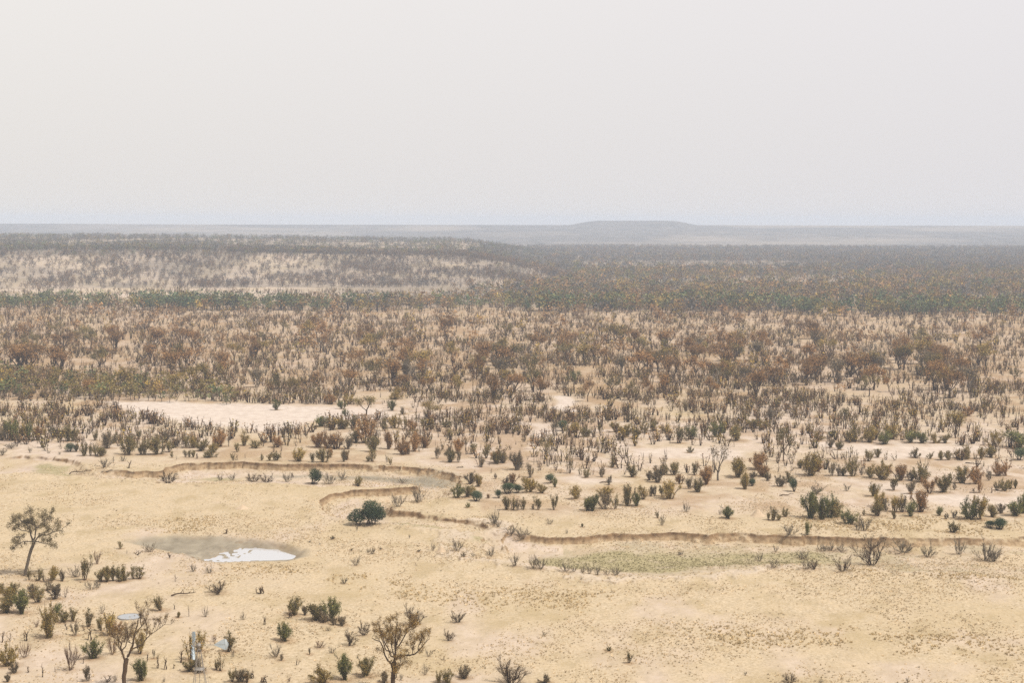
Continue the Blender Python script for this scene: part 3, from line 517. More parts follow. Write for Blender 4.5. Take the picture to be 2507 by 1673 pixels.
# ------------------------------------------------------------------ what the photograph shows, plant by plant: x y height width look
CROPS = dict(A=(0, 1230), B=(600, 1230), C=(1200, 1230), D=(1807, 1230), E=(0, 900), F=(600, 900), G=(1200, 900), H=(1807, 900))
CAT = {
'A': """240 645 100 50 o;315 648 115 70 o;365 660 70 30 d;432 645 110 90 y;510 655 100 40 d;620 620 110 110 t;700 645 200 90 o;800 510 120 70 n;825 650 100 70 o;880 655 130 90 o;930 650 100 40 o;985 655 130 90 o;1025 650 90 70 o;1098 635 120 50 o;1140 632 115 80 o;750 720 80 110 t;805 705 70 60 t;
5 740 70 60 o;115 770 100 80 o;265 790 110 90 d;310 825 150 100 o;395 730 90 60 d;455 800 120 100 d;535 785 90 60 b;50 910 140 130 o;60 800 100 120 y;180 920 190 130 g;405 1115 260 130 y;470 920 80 60 g;520 985 90 100 o;592 985 115 60 o;622 1100 130 70 d;730 1030 150 70 o;745 1140 130 60 b;840 920 80 50 t;832 1060 130 60 o;908 1090 170 110 y;975 1092 120 80 r;925 1255 190 100 n;1150 1252 190 100 y;
15 1155 90 60 b;75 1150 80 50 b;215 1145 90 60 b;205 1280 140 100 n;580 1385 240 140 n;755 1290 150 130 g;65 1350 170 130 y;120 1410 90 70 d;60 1480 60 50 d;1320 892 130 95 o;1465 950 45 40 o;1555 945 90 25 b;1690 945 90 50 t;1435 885 50 20 b;1585 575 70 60 t;1720 585 70 80 t;1445 655 60 30 b;2140 755 60 70 b;1795 750 95 185 u;990 385 60 40 o;1225 410 80 110 t;1400 457 40 60 b;1130 437 40 80 b;1045 425 40 20 b;
2000 970 90 50 t;2175 1010 80 30 b;1640 1230 200 100 y;1560 1300 220 90 y;1500 1320 110 60 b;1560 1392 100 100 o;1640 1400 120 120 d;1760 1150 60 50 n;1880 1235 165 100 o;1915 1277 80 30 t;1780 1380 80 50 o;1815 1392 150 60 o;1265 1290 80 30 d;1215 1310 70 30 b;1305 1368 120 40 b;1365 1378 110 40 b;1425 1372 40 20 b;1160 1472 185 105 g;720 1475 120 60 d;455 1400 50 20 b;225 1405 50 40 b;350 1442 110 30 b;1910 1478 110 70 o;1975 1482 110 100 d;2030 1482 90 50 y;2065 1452 60 50 b;2170 1484 60 70 b;890 1482 60 80 b;945 1480 60 40 t;1350 1482 60 30 t;690 1330 50 25 b;300 1030 60 50 n;545 1050 70 50 b;690 1060 60 50 b""",
'B': """400 930 140 110 o;490 932 75 50 d;355 957 60 70 b;590 972 140 140 o;700 975 190 130 g;655 992 90 80 d;730 1012 70 50 d;795 1018 75 80 d;325 1140 150 120 g;295 1305 60 40 d;260 1272 140 140 t;165 1010 70 20 b;685 1062 40 50 t;860 1182 135 120 v;975 1097 120 110 v;605 1202 80 110 n;530 1257 55 20 d;715 1245 60 60 t;430 1342 60 40 b;1380 1010 165 185 w;1750 992 100 125 v;1675 1142 95 100 v;820 1465 210 120 g;645 1490 135 200 y;990 1438 155 140 o;1140 1490 95 85 d;1280 1467 60 40 t;1480 1422 90 65 t;1590 1490 100 55 o;1665 1490 115 95 o;1800 1452 100 95 d;2180 1500 220 270 w;1510 1272 60 60 t;2030 1212 30 20 b;1635 1302 40 30 b;15 1490 90 50 b;150 1490 50 55 b;365 1482 70 40 n;45 1452 80 60 t;120 757 65 80 b;815 672 65 75 t;915 522 80 85 t;1410 522 30 35 b;725 307 30 40 d;875 402 25 30 d;1050 427 60 60 t;1010 417 40 30 t;1115 392 20 30 d;1430 412 25 30 d;1740 402 110 110 t;1545 402 70 40 t;1800 452 40 40 d;1870 452 40 40 t;2020 447 90 80 t;2050 182 150 120 t;2080 207 60 65 t;2190 260 90 120 t;2270 280 110 150 t;920 240 60 20 t;1350 300 40 20 t""",
'C': """455 1490 75 105 d;1140 1327 90 45 o;445 1102 40 40 t;975 1227 40 40 o;210 522 100 85 t;355 545 120 90 t;410 552 110 100 t;620 572 95 95 t;690 574 60 50 t;760 587 85 45 t;815 592 80 60 t;885 602 80 70 t;960 600 50 60 t;1030 602 75 100 t;1410 192 95 65 t;1375 132 55 35 o;1610 82 95 65 t;490 182 50 65 t;755 207 30 30 o;1955 137 100 95 g;1890 102 50 35 t;1560 437 40 55 t;630 262 50 25 t""",
'D': """250 152 80 40 o;285 152 115 60 o;335 152 55 35 o;385 122 75 60 o;590 132 225 130 g;680 147 180 100 g;755 132 200 100 g;810 127 140 130 o;905 182 115 125 g;1035 112 55 30 o;1040 237 135 110 t;985 230 90 80 t;415 272 95 160 u2;570 272 105 50 g;770 402 85 140 t;675 402 60 60 t;710 404 60 40 t;850 397 80 85 t;310 412 65 45 t;175 487 80 75 t;300 537 70 110 t;530 467 75 120 t;560 552 95 110 t;625 552 80 90 v;860 572 135 140 w2;1100 518 240 300 w2;1110 392 110 150 t;1355 418 120 215 u2;1560 452 120 135 u2;1810 432 155 140 t;2030 482 200 210 t;2105 490 130 140 t;1770 252 90 80 o;2070 212 55 85 e;2150 224 85 110 e;420 1492 85 120 v;60 1427 40 30 t;680 1490 40 40 t;1390 1490 50 40 t""",
'E': """570 692 65 110 e;625 692 60 50 d;245 702 50 35 t;90 667 50 130 t;20 722 60 80 t;490 717 30 30 t;400 707 25 30 t;855 825 80 110 t;1005 772 65 65 t;935 787 55 20 d;1380 952 105 155 v;1810 932 70 65 t;1910 930 60 70 t;2075 942 75 140 w;2190 947 75 120 w;
695 727 110 60 o;745 727 100 45 o;790 727 100 70 o;830 732 75 60 o;857 722 65 40 o;1055 717 150 120 o;1155 717 100 45 o;1190 722 120 75 o;1295 717 145 130 o;1390 697 95 70 o;1415 742 60 30 o;1450 757 40 20 b;1525 737 60 35 o;1555 742 60 30 o;1590 742 60 40 o;1625 752 50 30 b;1735 742 85 110 o;1750 702 80 70 y;1915 767 65 35 o;1945 762 50 30 b;2015 747 40 20 b;2150 767 60 35 o;2215 767 60 40 y;2270 767 80 65 o;
1440 662 80 60 d;1535 662 100 65 o;1590 662 90 70 y;1655 687 90 100 o;1800 652 130 110 r;1880 652 80 30 d;1950 697 75 50 o;2005 647 120 80 y;2100 662 65 90 o;2280 657 95 80 r;2245 697 50 40 b;2310 692 45 35 b;
570 607 130 110 o;605 602 90 70 o;680 622 80 40 n;780 602 75 50 o;880 667 130 90 d;930 622 80 80 o;1145 592 80 55 o;1060 622 80 80 d;995 602 50 20 b;1300 627 80 60 d;1360 617 90 65 d;60 592 150 110 o;110 602 170 90 g;200 602 160 100 y;240 602 150 60 g;310 597 110 80 r;380 577 95 55 y;440 577 100 75 o;15 602 100 70 d""",
'F': """440 772 105 100 y;645 782 115 100 o;555 782 80 45 o;700 742 90 65 r;810 777 100 55 d;840 762 80 55 r;1045 777 110 60 o;1165 782 75 30 t;1195 802 65 35 y;1010 777 50 40 o;600 657 130 110 r;680 662 130 110 r;760 667 140 100 r;840 672 130 90 d;910 622 120 90 o;1060 692 130 110 o;1180 672 150 80 r;1300 717 140 110 r;1345 717 110 65 d;1390 692 160 90 r;1480 662 100 75 r;1580 752 115 65 d;1685 782 120 95 o;1750 702 120 100 r;1755 782 95 40 d;1870 712 90 65 o;1980 747 110 60 o;1940 822 100 60 d;2070 792 115 95 o;2120 787 80 55 d;2240 842 160 110 d;
620 487 85 110 g;700 497 65 65 o;800 507 90 100 y;900 502 110 80 o;985 625 230 150 r;1150 522 120 60 o;1235 502 110 80 y;1310 507 115 85 y;1375 522 90 75 r;1470 482 70 60 o;1520 477 60 45 y;1660 492 60 80 o;
1000 397 165 180 O;1500 422 155 210 Y;1290 187 135 135 R;1490 252 175 135 R;1750 257 200 110 Y;2040 292 250 200 R;2210 212 165 165 R;800 202 200 130 D;100 167 170 150 D;270 237 190 140 O;400 292 220 110 Y;1250 262 100 110 y;260 352 90 55 g;795 342 70 65 g;825 402 60 45 g;850 302 85 100 y;1210 357 90 70 g;1300 387 65 65 d;560 300 140 120 O;700 300 80 90 r;
550 957 125 120 el;690 962 95 130 t;800 927 90 85 t;930 977 80 60 o;345 942 90 100 t;395 907 45 35 b;1295 952 55 85 t;1250 1147 120 130 t;1410 1112 140 130 t;1745 1072 110 85 g;1825 1062 90 75 o;1860 1052 80 65 y;1905 1102 85 100 e;2000 1077 35 35 r;1840 1152 40 50 g;1850 962 100 80 d;1920 982 110 65 y;2140 952 60 65 d;2200 957 85 75 r;2085 1077 70 60 e;2160 1037 85 125 e;2240 1032 70 80 e;2150 1172 115 60 o;2200 1172 115 65 o;2240 1177 100 45 d;2290 1172 105 50 o;2325 1002 100 85 y;2060 917 50 30 d;2020 872 40 20 b""",
'G': """395 1172 115 75 o;355 1167 50 30 d;525 1172 135 60 o;325 1027 110 100 y;425 1037 80 70 y;500 952 80 90 e;535 987 80 40 g;710 1082 110 95 y;800 1182 115 85 g;840 1182 140 90 g;950 1167 150 110 d;940 1060 80 110 y;1030 1167 130 65 o;1130 1142 180 85 o;1205 1142 115 80 g;1260 1087 120 80 y;1320 1062 90 40 d;1350 1062 90 40 d;1410 1062 95 65 o;1475 1082 145 130 y;1710 1027 115 95 o;1380 947 140 110 d;1310 930 80 60 d;975 967 80 45 d;1165 902 100 85 o;915 902 95 55 d;790 907 75 60 o;1510 887 110 95 o;1430 882 80 75 o;1680 887 100 65 o;1780 962 150 120 r;2045 902 160 145 y;2200 842 135 115 r;2250 902 90 75 r;2155 912 50 45 d;2095 1002 140 65 y;2155 977 55 60 e;
1870 932 330 175 K;450 782 230 105 O;1000 822 110 75 o;650 872 220 60 o;330 907 120 65 d;220 847 150 85 d;100 782 90 70 o;50 782 100 95 r;1635 702 55 60 o;600 522 90 105 e;700 537 85 80 y;785 572 95 85 o;905 537 85 55 o;1030 532 80 95 y;1110 572 110 100 y;1200 587 85 80 o;1270 537 95 70 y;1335 522 85 60 o;1450 537 70 105 y;1560 622 140 95 o;1650 592 110 110 g;1870 572 140 110 g;2030 602 130 130 o;2160 502 80 100 o;2240 502 70 90 y;
410 272 200 150 R;200 202 150 150 R;690 212 190 105 g8;800 282 180 110 R;1005 252 190 170 O;1165 272 170 110 O;1290 262 180 110 R;1430 252 210 120 R;2090 202 220 110 D;1960 152 130 100 O;2300 492 170 85 D;900 870 300 25 P;1640 1000 100 60 d;1560 960 80 60 r;530 610 170 60 D""",
'H': """50 202 190 110 D;270 492 150 105 D;370 772 300 170 O;865 502 170 110 O;1075 242 180 150 O;1240 202 120 110 R;1570 152 140 100 O;1680 222 200 140 Y;1790 582 210 150 Y;1870 402 80 100 r;2270 142 140 105 O;2140 752 175 80 P;1340 562 150 65 P;2310 762 95 115 e;2310 662 140 170 g;2100 642 115 125 y;650 602 95 95 y;960 612 135 140 o;1080 617 130 105 y;1200 632 105 110 g;1260 592 120 115 y;1415 622 100 105 g;1510 622 90 100 g;1615 622 85 85 y;1700 622 70 65 o;770 577 60 55 g;1460 747 80 85 o;1580 752 60 60 o;1670 762 75 60 o;1730 762 75 65 o;1805 752 80 85 y;1890 752 110 120 y;1995 752 95 65 y;2080 742 90 85 o;830 677 70 60 o;760 662 70 55 d;1150 742 75 60 o;1070 772 95 70 o;815 742 50 35 b;705 737 50 25 b;
595 892 180 145 y;650 857 110 85 r;510 832 75 65 o;770 892 115 65 d;730 822 70 40 d;825 892 95 45 d;865 892 65 55 o;940 897 150 95 o;1015 887 65 35 d;1090 907 90 80 o;1185 922 150 125 y;1330 932 130 120 r;1420 930 80 70 d;1500 942 125 130 o;1840 952 135 110 o;1960 962 140 110 r;2065 932 90 45 d;2140 892 100 85 r;2200 892 105 70 r;1280 1012 120 80 o;1420 1042 110 60 d;1570 1037 145 105 r;1690 1027 150 115 o;1780 1007 75 35 d;1980 1032 100 45 r;2080 1032 55 25 b;2125 1012 80 55 o;2185 1017 95 75 o;2235 1002 75 45 o;2280 997 75 35 o;1110 1062 105 90 o;895 1017 65 60 t;640 1042 85 150 t;345 982 95 80 d;410 942 90 95 o;460 1022 105 75 e;120 972 60 60 e;125 902 50 50 o;55 1002 120 65 o;200 892 80 75 r;170 832 125 105 r;240 932 70 60 d;
1145 1222 115 110 o;1160 1150 130 110 y;1220 1177 110 70 d;1290 1192 150 95 y;1350 1192 130 80 d;1415 1227 125 75 g;1500 1192 180 110 r;1280 1247 65 35 o;1475 1247 60 25 b;1655 1222 75 55 g;1710 1247 50 35 d;1900 1252 170 145 g;1990 1252 190 110 y;1775 1242 65 45 d;2090 1232 100 85 o;2165 1202 80 60 d;2280 1222 120 110 g;2340 1202 175 70 g"""}
SHR = {'o': 'olive', 'd': 'dull grey-green', 'r': 'rust brown', 'y': 'ochre yellow', 'g': 'green'}
THINGS = []
RNG = np.random.default_rng(7)
def add_thing(px, py, hpx, wpx, c, loc=None):
    if loc is None: loc = hit(px, py)
    dist = math.hypot(loc[0], loc[1]) / math.cos(math.atan2(CAM_H - loc[2], math.hypot(loc[0], loc[1])))
    m = dist / F_PX; H, W = hpx * m * 1.05, wpx * m * (1.22 if c in 'odryg' else 1.08)
    THINGS.append(dict(px=px, py=py, h=H, w=W, c=c, loc=loc, hpx=hpx, wpx=wpx))
for cr, txt in CAT.items():
    x0, y0 = CROPS[cr]
    for e in txt.replace('\n', '').split(';'):
        a = e.split()
        if len(a) != 5: continue
        add_thing(x0 + float(a[0]) / 3.357, y0 + float(a[1]) / 3.357, float(a[2]) / 3.357, float(a[3]) / 3.357, a[4])
# ------------------------------------------------------------------ further trees of the open woodland, scattered as densely as the photograph shows
def scatter(rng, n, d0, d1, a=22.5):
    Y = np.sqrt(rng.uniform(d0 * d0, d1 * d1, n)); X = Y * np.tan(np.radians(rng.uniform(-a, a, n))); return X, Y
def bearing(X, Y): return W_PX / 2 + F_PX * X / Y
def blocked(X, Y, pad=1.5):
    P = np.stack([X, Y], -1); b = np.zeros(len(P), bool)
    for p in [PAN] + CLEAR: b |= signed(P, p) > -pad
    for t in TRACK: b |= line_dist(P, t) < 3
    return b
X, Y = scatter(RNG, 14000, 470, 1000)
dens = np.interp(Y, [470, 520, 545, 640, 700, 900, 1000], [.0012, .0034, .0076, .0056, .0028, .0021, .0026]) * np.clip(.65 + 1.6 * (fbm(X / 45, Y / 70, 201) - .35), .4, 1.6)
dens *= np.where((bearing(X, Y) < 850) & (Y < 640) & (Y > 480), .45, 1)
A_tot = math.tan(math.radians(22.5)) * (1000 ** 2 - 470 ** 2)
keep = (RNG.random(len(X)) < dens * A_tot / len(X)) & ~blocked(X, Y, 2)
MX, MY = X[keep], Y[keep]; MH = RNG.uniform(4.6, 9.2, len(MX)); MC = RNG.choice(list('RRRODY'), len(MX)); MZ = terrain(MX, MY)
px_, py_ = project(MX, MY, MZ)
catalog_trees = [(t['loc'][0], t['loc'][1]) for t in THINGS if t['c'] in ('O', 'R', 'Y', 'D', 'K', 'g8')]
inview = (px_ > 15) & (px_ < W_PX - 15)
order = np.argsort(-(MH / MY) * inview); near_i = order[:165]; rest_i = order[165:]
for i in near_i:
    hp = MH[i] / MY[i] * F_PX
    add_thing(px_[i], py_[i], hp, hp * RNG.uniform(.72, 1.15), str(MC[i]), np.array([MX[i], MY[i], MZ[i]]))

# ------------------------------------------------------------------ make the things
LAND = [('metal wind pump', 490, 1610), ('pale waterhole', 620, 1362), ('leaning tree', 70, 1340), ('big bushy evergreen', 907, 1270), ('golden bare tree', 965, 1600), ('forked bare tree', 315, 1600),
        ('small water trough', 318, 1505), ('green river bed', 1550, 1375), ('long eroded bank', 1700, 1315), ('curved bank', 860, 1210), ('upper eroded bank', 720, 1142), ('bare white pan', 600, 1012), ('tall grey tree', 1757, 1175),
        ('pale track bend', 1382, 990), ('olive thicket', 230, 950), ('forked dead tree', 2445, 1122), ('grassy green patch', 125, 1142), ('conical termite mound', 1855, 1262), ('low termite mound', 595, 1244), ('widest thorn bush', 2135, 1382),
        ('green shrub cluster', 2010, 1268), ('white clearing', 1700, 1110), ('wide pale clearing', 2240, 1105), ('left tree belt end', 40, 752), ('tree belt middle', 1150, 748), ('right tree belt end', 2440, 748), ('rusty round bush', 2365, 1015), ('rightmost dark evergreen', 2490, 1125)]
ORD = ['nearest', 'second nearest', 'third nearest', 'fourth nearest', 'fifth nearest', 'sixth nearest', 'seventh nearest', 'eighth nearest', 'ninth nearest', 'tenth nearest', 'eleventh nearest', 'twelfth nearest', 'thirteenth nearest', 'fourteenth nearest', 'fifteenth nearest', 'sixteenth nearest']
def look_of(t):
    c, H, W = t['c'], t['h'], t['w']; r = W / max(H, .01)
    s = 'small' if H < 1.3 else ('broad' if r > 1.15 else ('slender' if r < .5 else ('tall' if H > 3.4 else '')))
    if c in SHR: return (s + ' ' + SHR[c] + ' leafy shrub').strip()
    if c in ('t', 'v', 'w', 'u', 'u2', 'n', 'w2'):
        k = {'t': 'grey leafless thorn bush', 'v': 'grey-green vase-like thorn bush', 'w': 'dense grey-green thorn bush', 'w2': 'dense dark grey thorn bush', 'u': 'flat topped dense thorn bush', 'u2': 'spreading grey thorn bush', 'n': 'reddish brown leafless bush'}[c]
        return ((s if s in ('small', 'tall') else '') + ' ' + k).strip()
    if c == 'b': return (('tiny ' if H < 1 else '') + 'thin dry upright sapling')
    if c in ('e', 'el'): return ('dark leaning evergreen bush' if c == 'el' else ('low ' if H < 1.6 else '') + 'dark evergreen bush')
    if c == 'P': return 'pale leafless dead tree'
    ts = 'narrow' if r < .62 else ('wide crowned' if r > .95 else ('short' if H < 5.6 else ''))
    return (ts + ' ' + {'R': 'rust brown', 'O': 'olive', 'Y': 'yellow-olive', 'D': 'half bare brown', 'K': 'tall grey half bare', 'g8': 'dark green'}[c] + ' tree').strip()
def relate(t):
    best = None
    for nm, lx, ly in LAND:
        dx, dy = t['px'] - lx, t['py'] - ly; d = math.hypot(dx * .8, dy * 1.6)
        if best is None or d < best[0]: best = (d, nm, dx, dy)
    d, nm, dx, dy = best
    rel = ('right of' if dx > 0 else 'left of') if abs(dx) > abs(dy) * 1.1 else ('beyond' if dy < 0 else 'below')
    return d, rel, nm
def build_label_table(ts):
    bins = {}
    for t in ts:
        t['look'] = look_of(t); t['d'], t['rel'], t['lm'] = relate(t); bins.setdefault((t['look'], t['rel'], t['lm']), []).append(t)
    for k, v in bins.items():
        v.sort(key=lambda t: t['d'])
        for i, t in enumerate(v):
            if len(v) == 1: t['label'] = '%s %s the %s' % k
            else: t['label'] = '%s, %s %s the %s' % (k[0], ORD[min(i, 15)], k[1], k[2])
build_label_table(THINGS)
for t in THINGS:  # radius and strength of leaf litter plus painted contact shade
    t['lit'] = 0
    if t['c'] in 'odryg' : t['lit'] = max(.9, t['w'] * .85); t['litter_shade_k'] = 1.0
    elif t['c'] in ('t', 'v', 'w', 'u', 'u2', 'n', 'e', 'el', 'w2'): t['lit'] = t['w'] * .62; t['litter_shade_k'] = .6
    elif t['c'] in ('O', 'R', 'Y', 'D', 'K'): t['lit'] = t['w'] * .7; t['litter_shade_k'] = .6
def place(t, i):
    c = t['c']; rng = np.random.default_rng(1000 + i); r = t['w'] / max(t['h'], .01); parts = t['hpx'] > 26; lean = 0
    W = t['w']
    if c in SHR:
        key = 'shrub_low' if r > 1.12 and rng.random() < .6 else 'shrub_thick' if (r > .86 or c == 'g' or rng.random() < .2) else ('shrub_thin' if r < .48 else 'shrub'); nm, cat, pn, grp = 'leafy_shrub', 'shrub', ('stems', 'foliage'), 'leafy shrubs of the plain'; ml, mb = LEAF[c], BARK if c != 'd' else BARK_G
    elif c in ('t', 'u2', 'n', 'w2'):
        key, nm, cat, pn, grp = 'thorn', 'thorn_bush', 'bush', ('stems', 'foliage'), 'leafless thorn bushes'; ml, mb = LEAF['d'], TWIG_B if c == 'n' else (BARK if c == 'w2' else TWIG)
    elif c in ('v', 'w', 'u'):
        key, nm, cat, pn, grp = 'umbrella', 'thorn_bush', 'bush', ('stems', 'foliage'), 'grey-green thorn bushes'; ml, mb = LEAF['d'], BARK
    elif c in ('e', 'el'):
        key, nm, cat, pn, grp = 'evergreen', 'evergreen_bush', 'bush', ('stems', 'foliage'), 'evergreen bushes'; ml, mb = LEAF['e'], BARK
        if c == 'el': lean = .5
    elif c == 'b':
        key = 'sapling' if rng.random() < .6 else 'sapling_bare'; nm, cat, pn, grp = 'dry_sapling', 'sapling', ('stems', 'foliage'), 'thin dry saplings'; ml, mb = LEAF['r'], BARK
    elif c == 'P':
        key, nm, cat, pn, grp = 'tree_dead', 'dead_tree', 'dead tree', ('trunk', 'crown'), 'dead pale trees'; ml, mb = LEAF['d'], BARK_P
    else:
        key = {'R': ['tree_vase', 'tree_round'], 'O': ['tree_round', 'tree_flat'], 'Y': ['tree_round', 'tree_vase'], 'D': ['tree_bare', 'tree_vase'], 'K': ['tree_tall', 'tree_tall'], 'g8': ['tree_round', 'tree_round']}[c][int(rng.random() < .4)]
        nm, cat, pn, grp = 'tree', 'tree', ('trunk', 'crown'), 'trees of the open woodland'; ml = LEAF[{'R': 'r', 'O': 'o', 'Y': 'y', 'D': 'd', 'K': 'd', 'g8': 'g'}[c]]; mb = BARK_G if c in 'DK' else BARK
        parts = True
    v = TPL[key][int(rng.integers(len(TPL[key])))]
    def setm(o, mats):
        for m in mats:
            if len(o.data.materials) < len(mats): o.data.materials.append(None)
        for k_, m in enumerate(mats): o.material_slots[k_].link = 'OBJECT'; o.material_slots[k_].material = m
    if parts and v['leaf'] is not None:
        o = bpy.data.objects.new(nm, None); COL.objects.link(o); o.empty_display_size = .3
        a = link(pn[0], v['bark'], o); setm(a, [mb]); b = link(pn[1], v['leaf'], o); setm(b, [ml])
    else:
        o = link(nm, v['full']); setm(o, [mb, ml])
    o.location = (t['loc'][0], t['loc'][1], t['loc'][2] - .03 * t['h']); o.scale = (W, W, t['h']); o.rotation_euler = (0, lean, rng.uniform(0, 6.28) if not lean else 0)
    tag(o, t['label'], cat, grp); t['obj'] = o
# stumps of the tree templates carry no leaves for 'thorn': those stay one mesh
SPECIAL_K = [t for t in THINGS if t['c'] == 'K']
for i, t in enumerate(THINGS): place(t, i)

# ------------------------------------------------------------------ single trees drawn limb by limb
def special_tree(nm, label, base_px, ppm, limbs, bx, by, leaf_key, bark, seed, twig_len=.55, leaf_n=14, leaf_sz=.09, sub=7, clusters=None, blob=.16, grp=None):
    """limbs: (outline in crop pixels from the base at bx,by; radius start, end; how far it reaches towards or from the viewer)"""
    rng = np.random.default_rng(seed); loc = hit(*base_px); g = Geo(); paths = []; tips = []
    for pts, r0, r1, dep in limbs:
        p2 = np.array([((x - bx) / ppm, (by - y) / ppm) for x, y in pts]); n = max(4, len(p2) * 3)
        L = np.concatenate([[0], np.cumsum(np.hypot(*np.diff(p2, axis=0).T))]); t = np.linspace(0, L[-1], n)
        x = np.interp(t, L, p2[:, 0]); z = np.interp(t, L, p2[:, 1]); y0 = 0
        if paths:
            q = np.concatenate(paths); j = np.argmin(np.hypot(q[:, 0] - x[0], q[:, 2] - z[0])); y0 = q[j, 1]; x[0], z[0] = q[j, 0], q[j, 2]
        p = np.stack([x, y0 + dep * t + rng.normal(size=n) * .015, z], -1); p[1:-1] += rng.normal(size=(n - 2, 3)) * .02
        g.tube(p, np.linspace(r0 * 1.1, max(r1 * 1.9, .03), n), 7, 0, .3); paths.append(p)
    for p, (_, r0, r1, dep) in list(zip(paths, limbs))[1:]:
        for t in np.linspace(.25, 1, sub):
            d = p[-1] - p[0]; d /= np.linalg.norm(d); d = d * .6 + rng.normal(size=3) * .55 + [0, 0, .35]
            grow(g, rng, at(p, t), d / np.linalg.norm(d), twig_len * rng.uniform(.6, 1.3), max(r1 * 1.3, .024), 2, 34, tips, .3, 4)
    for path, r in tips:
        A = np.array([at(path, t) for t in rng.uniform(.1, 1, 6)]); g.twigs(rng, A, A + rng.normal(size=(6, 3)) * .12 + [0, 0, .06], .009, 0)
        if leaf_n and rng.random() < .8:
            n = int(leaf_n * rng.uniform(.3, 1.6)); b = rng.uniform(.1, .95)
            g.leaves(rng, np.array([at(path, t) for t in rng.uniform(.2, 1, n)]) + rng.normal(size=(n, 3)) * blob, leaf_sz, 1, np.clip(b + rng.normal(size=n) * .18, 0, 1), .7)
    for cx, cy, rx, ry, n in clusters or ():
        c = np.array([(cx - bx) / ppm, 0, (by - cy) / ppm]); 
        for _ in range(n):
            d = rng.normal(size=3); d *= rng.uniform(.2, 1) ** .4 / np.linalg.norm(d); cc = c + d * [rx / ppm, rx / ppm * .9, ry / ppm]; b = rng.uniform(0, 1); k = int(rng.integers(14, 40))
            g.leaves(rng, cc + rng.normal(size=(k, 3)) * .2, leaf_sz, 1, np.clip(b + rng.normal(size=k) * .2, 0, 1), .7)
    o = bpy.data.objects.new(nm, None); COL.objects.link(o)
    link('trunk', g.mesh('trunk', 0), o, [bark]); link('crown', g.mesh('crown', 1), o, [LEAF[leaf_key] if isinstance(leaf_key, str) else leaf_key])
    o.location = loc - np.array([0, 0, .08]); tag(o, label, 'tree', grp)
    THINGS.append(dict(loc=loc, lit=2.6, litter_shade_k=.55, c='-', h=8, w=6)); return o
LEAF_GOLD = leaf_mat('leaf_golden', (.13, .08, .025), (.36, .23, .07)); LEAF_TAN = leaf_mat('leaf_tan_olive', (.13, .105, .06), (.38, .305, .175))
special_tree('tree', 'leaning tree with a long pale trunk and sparse tan crown near the left edge', (60, 1411), 126, [
    ([(470, 1500), (500, 1380), (550, 1180), (600, 1010), (660, 850)], .21, .13, 0), ([(660, 850), (600, 720), (590, 640), (520, 520), (380, 430)], .13, .04, .2), ([(660, 800), (700, 700), (720, 560), (650, 400), (640, 300)], .12, .03, -.2),
    ([(690, 820), (760, 700), (900, 720), (1000, 650), (1150, 640)], .10, .03, .25), ([(690, 825), (780, 830), (850, 850), (960, 850)], .07, .025, -.3), ([(640, 820), (480, 820), (360, 880), (300, 890)], .08, .025, -.2), ([(720, 560), (850, 450), (950, 350)], .07, .025, .3), ([(590, 650), (440, 600), (300, 520)], .06, .02, -.4)],
    470, 1500, LEAF_TAN, BARK_G, 21, .6, 24, .14, 6, [(600, 400, 420, 180, 46), (900, 430, 300, 170, 22), (330, 480, 170, 120, 12), (1060, 640, 190, 110, 20), (400, 880, 160, 60, 9), (960, 850, 150, 50, 7), (720, 250, 220, 80, 14)], .2)
special_tree('tree', 'forked bare tree with dark limbs and few golden leaves left of the wind pump', (306, 1692), 157, [
    ([(575, 1710), (562, 1450), (590, 1250), (610, 1120)], .20, .15, 0), ([(600, 1150), (640, 1060), (690, 960), (720, 850), (750, 680), (790, 520), (805, 420)], .15, .025, .15), ([(590, 1180), (550, 1010), (525, 880), (545, 820), (500, 750), (480, 640)], .12, .02, -.2),
    ([(750, 670), (860, 560), (920, 480), (960, 380), (960, 280)], .055, .015, .35), ([(860, 560), (850, 450), (872, 300)], .04, .012, -.3), ([(690, 960), (800, 900), (890, 860), (960, 770), (1060, 660), (1130, 540), (1140, 450)], .08, .015, -.15), ([(960, 760), (985, 650), (1000, 540)], .04, .012, .3),
    ([(535, 980), (470, 890), (420, 850), (380, 800)], .06, .015, .3), ([(600, 920), (640, 800), (700, 690), (690, 560), (700, 450)], .06, .015, -.5), ([(1060, 660), (1180, 590), (1290, 500)], .035, .01, .3), ([(545, 820), (600, 740), (600, 600)], .05, .012, .5), ([(500, 760), (430, 700), (400, 600)], .04, .012, -.5), ([(720, 850), (640, 850), (600, 780)], .04, .012, .8)],
    575, 1710, LEAF_GOLD, BARK, 22, .55, 5, .09, 8, [(450, 560, 130, 100, 4), (640, 560, 140, 110, 3), (420, 790, 120, 70, 3)], .13)
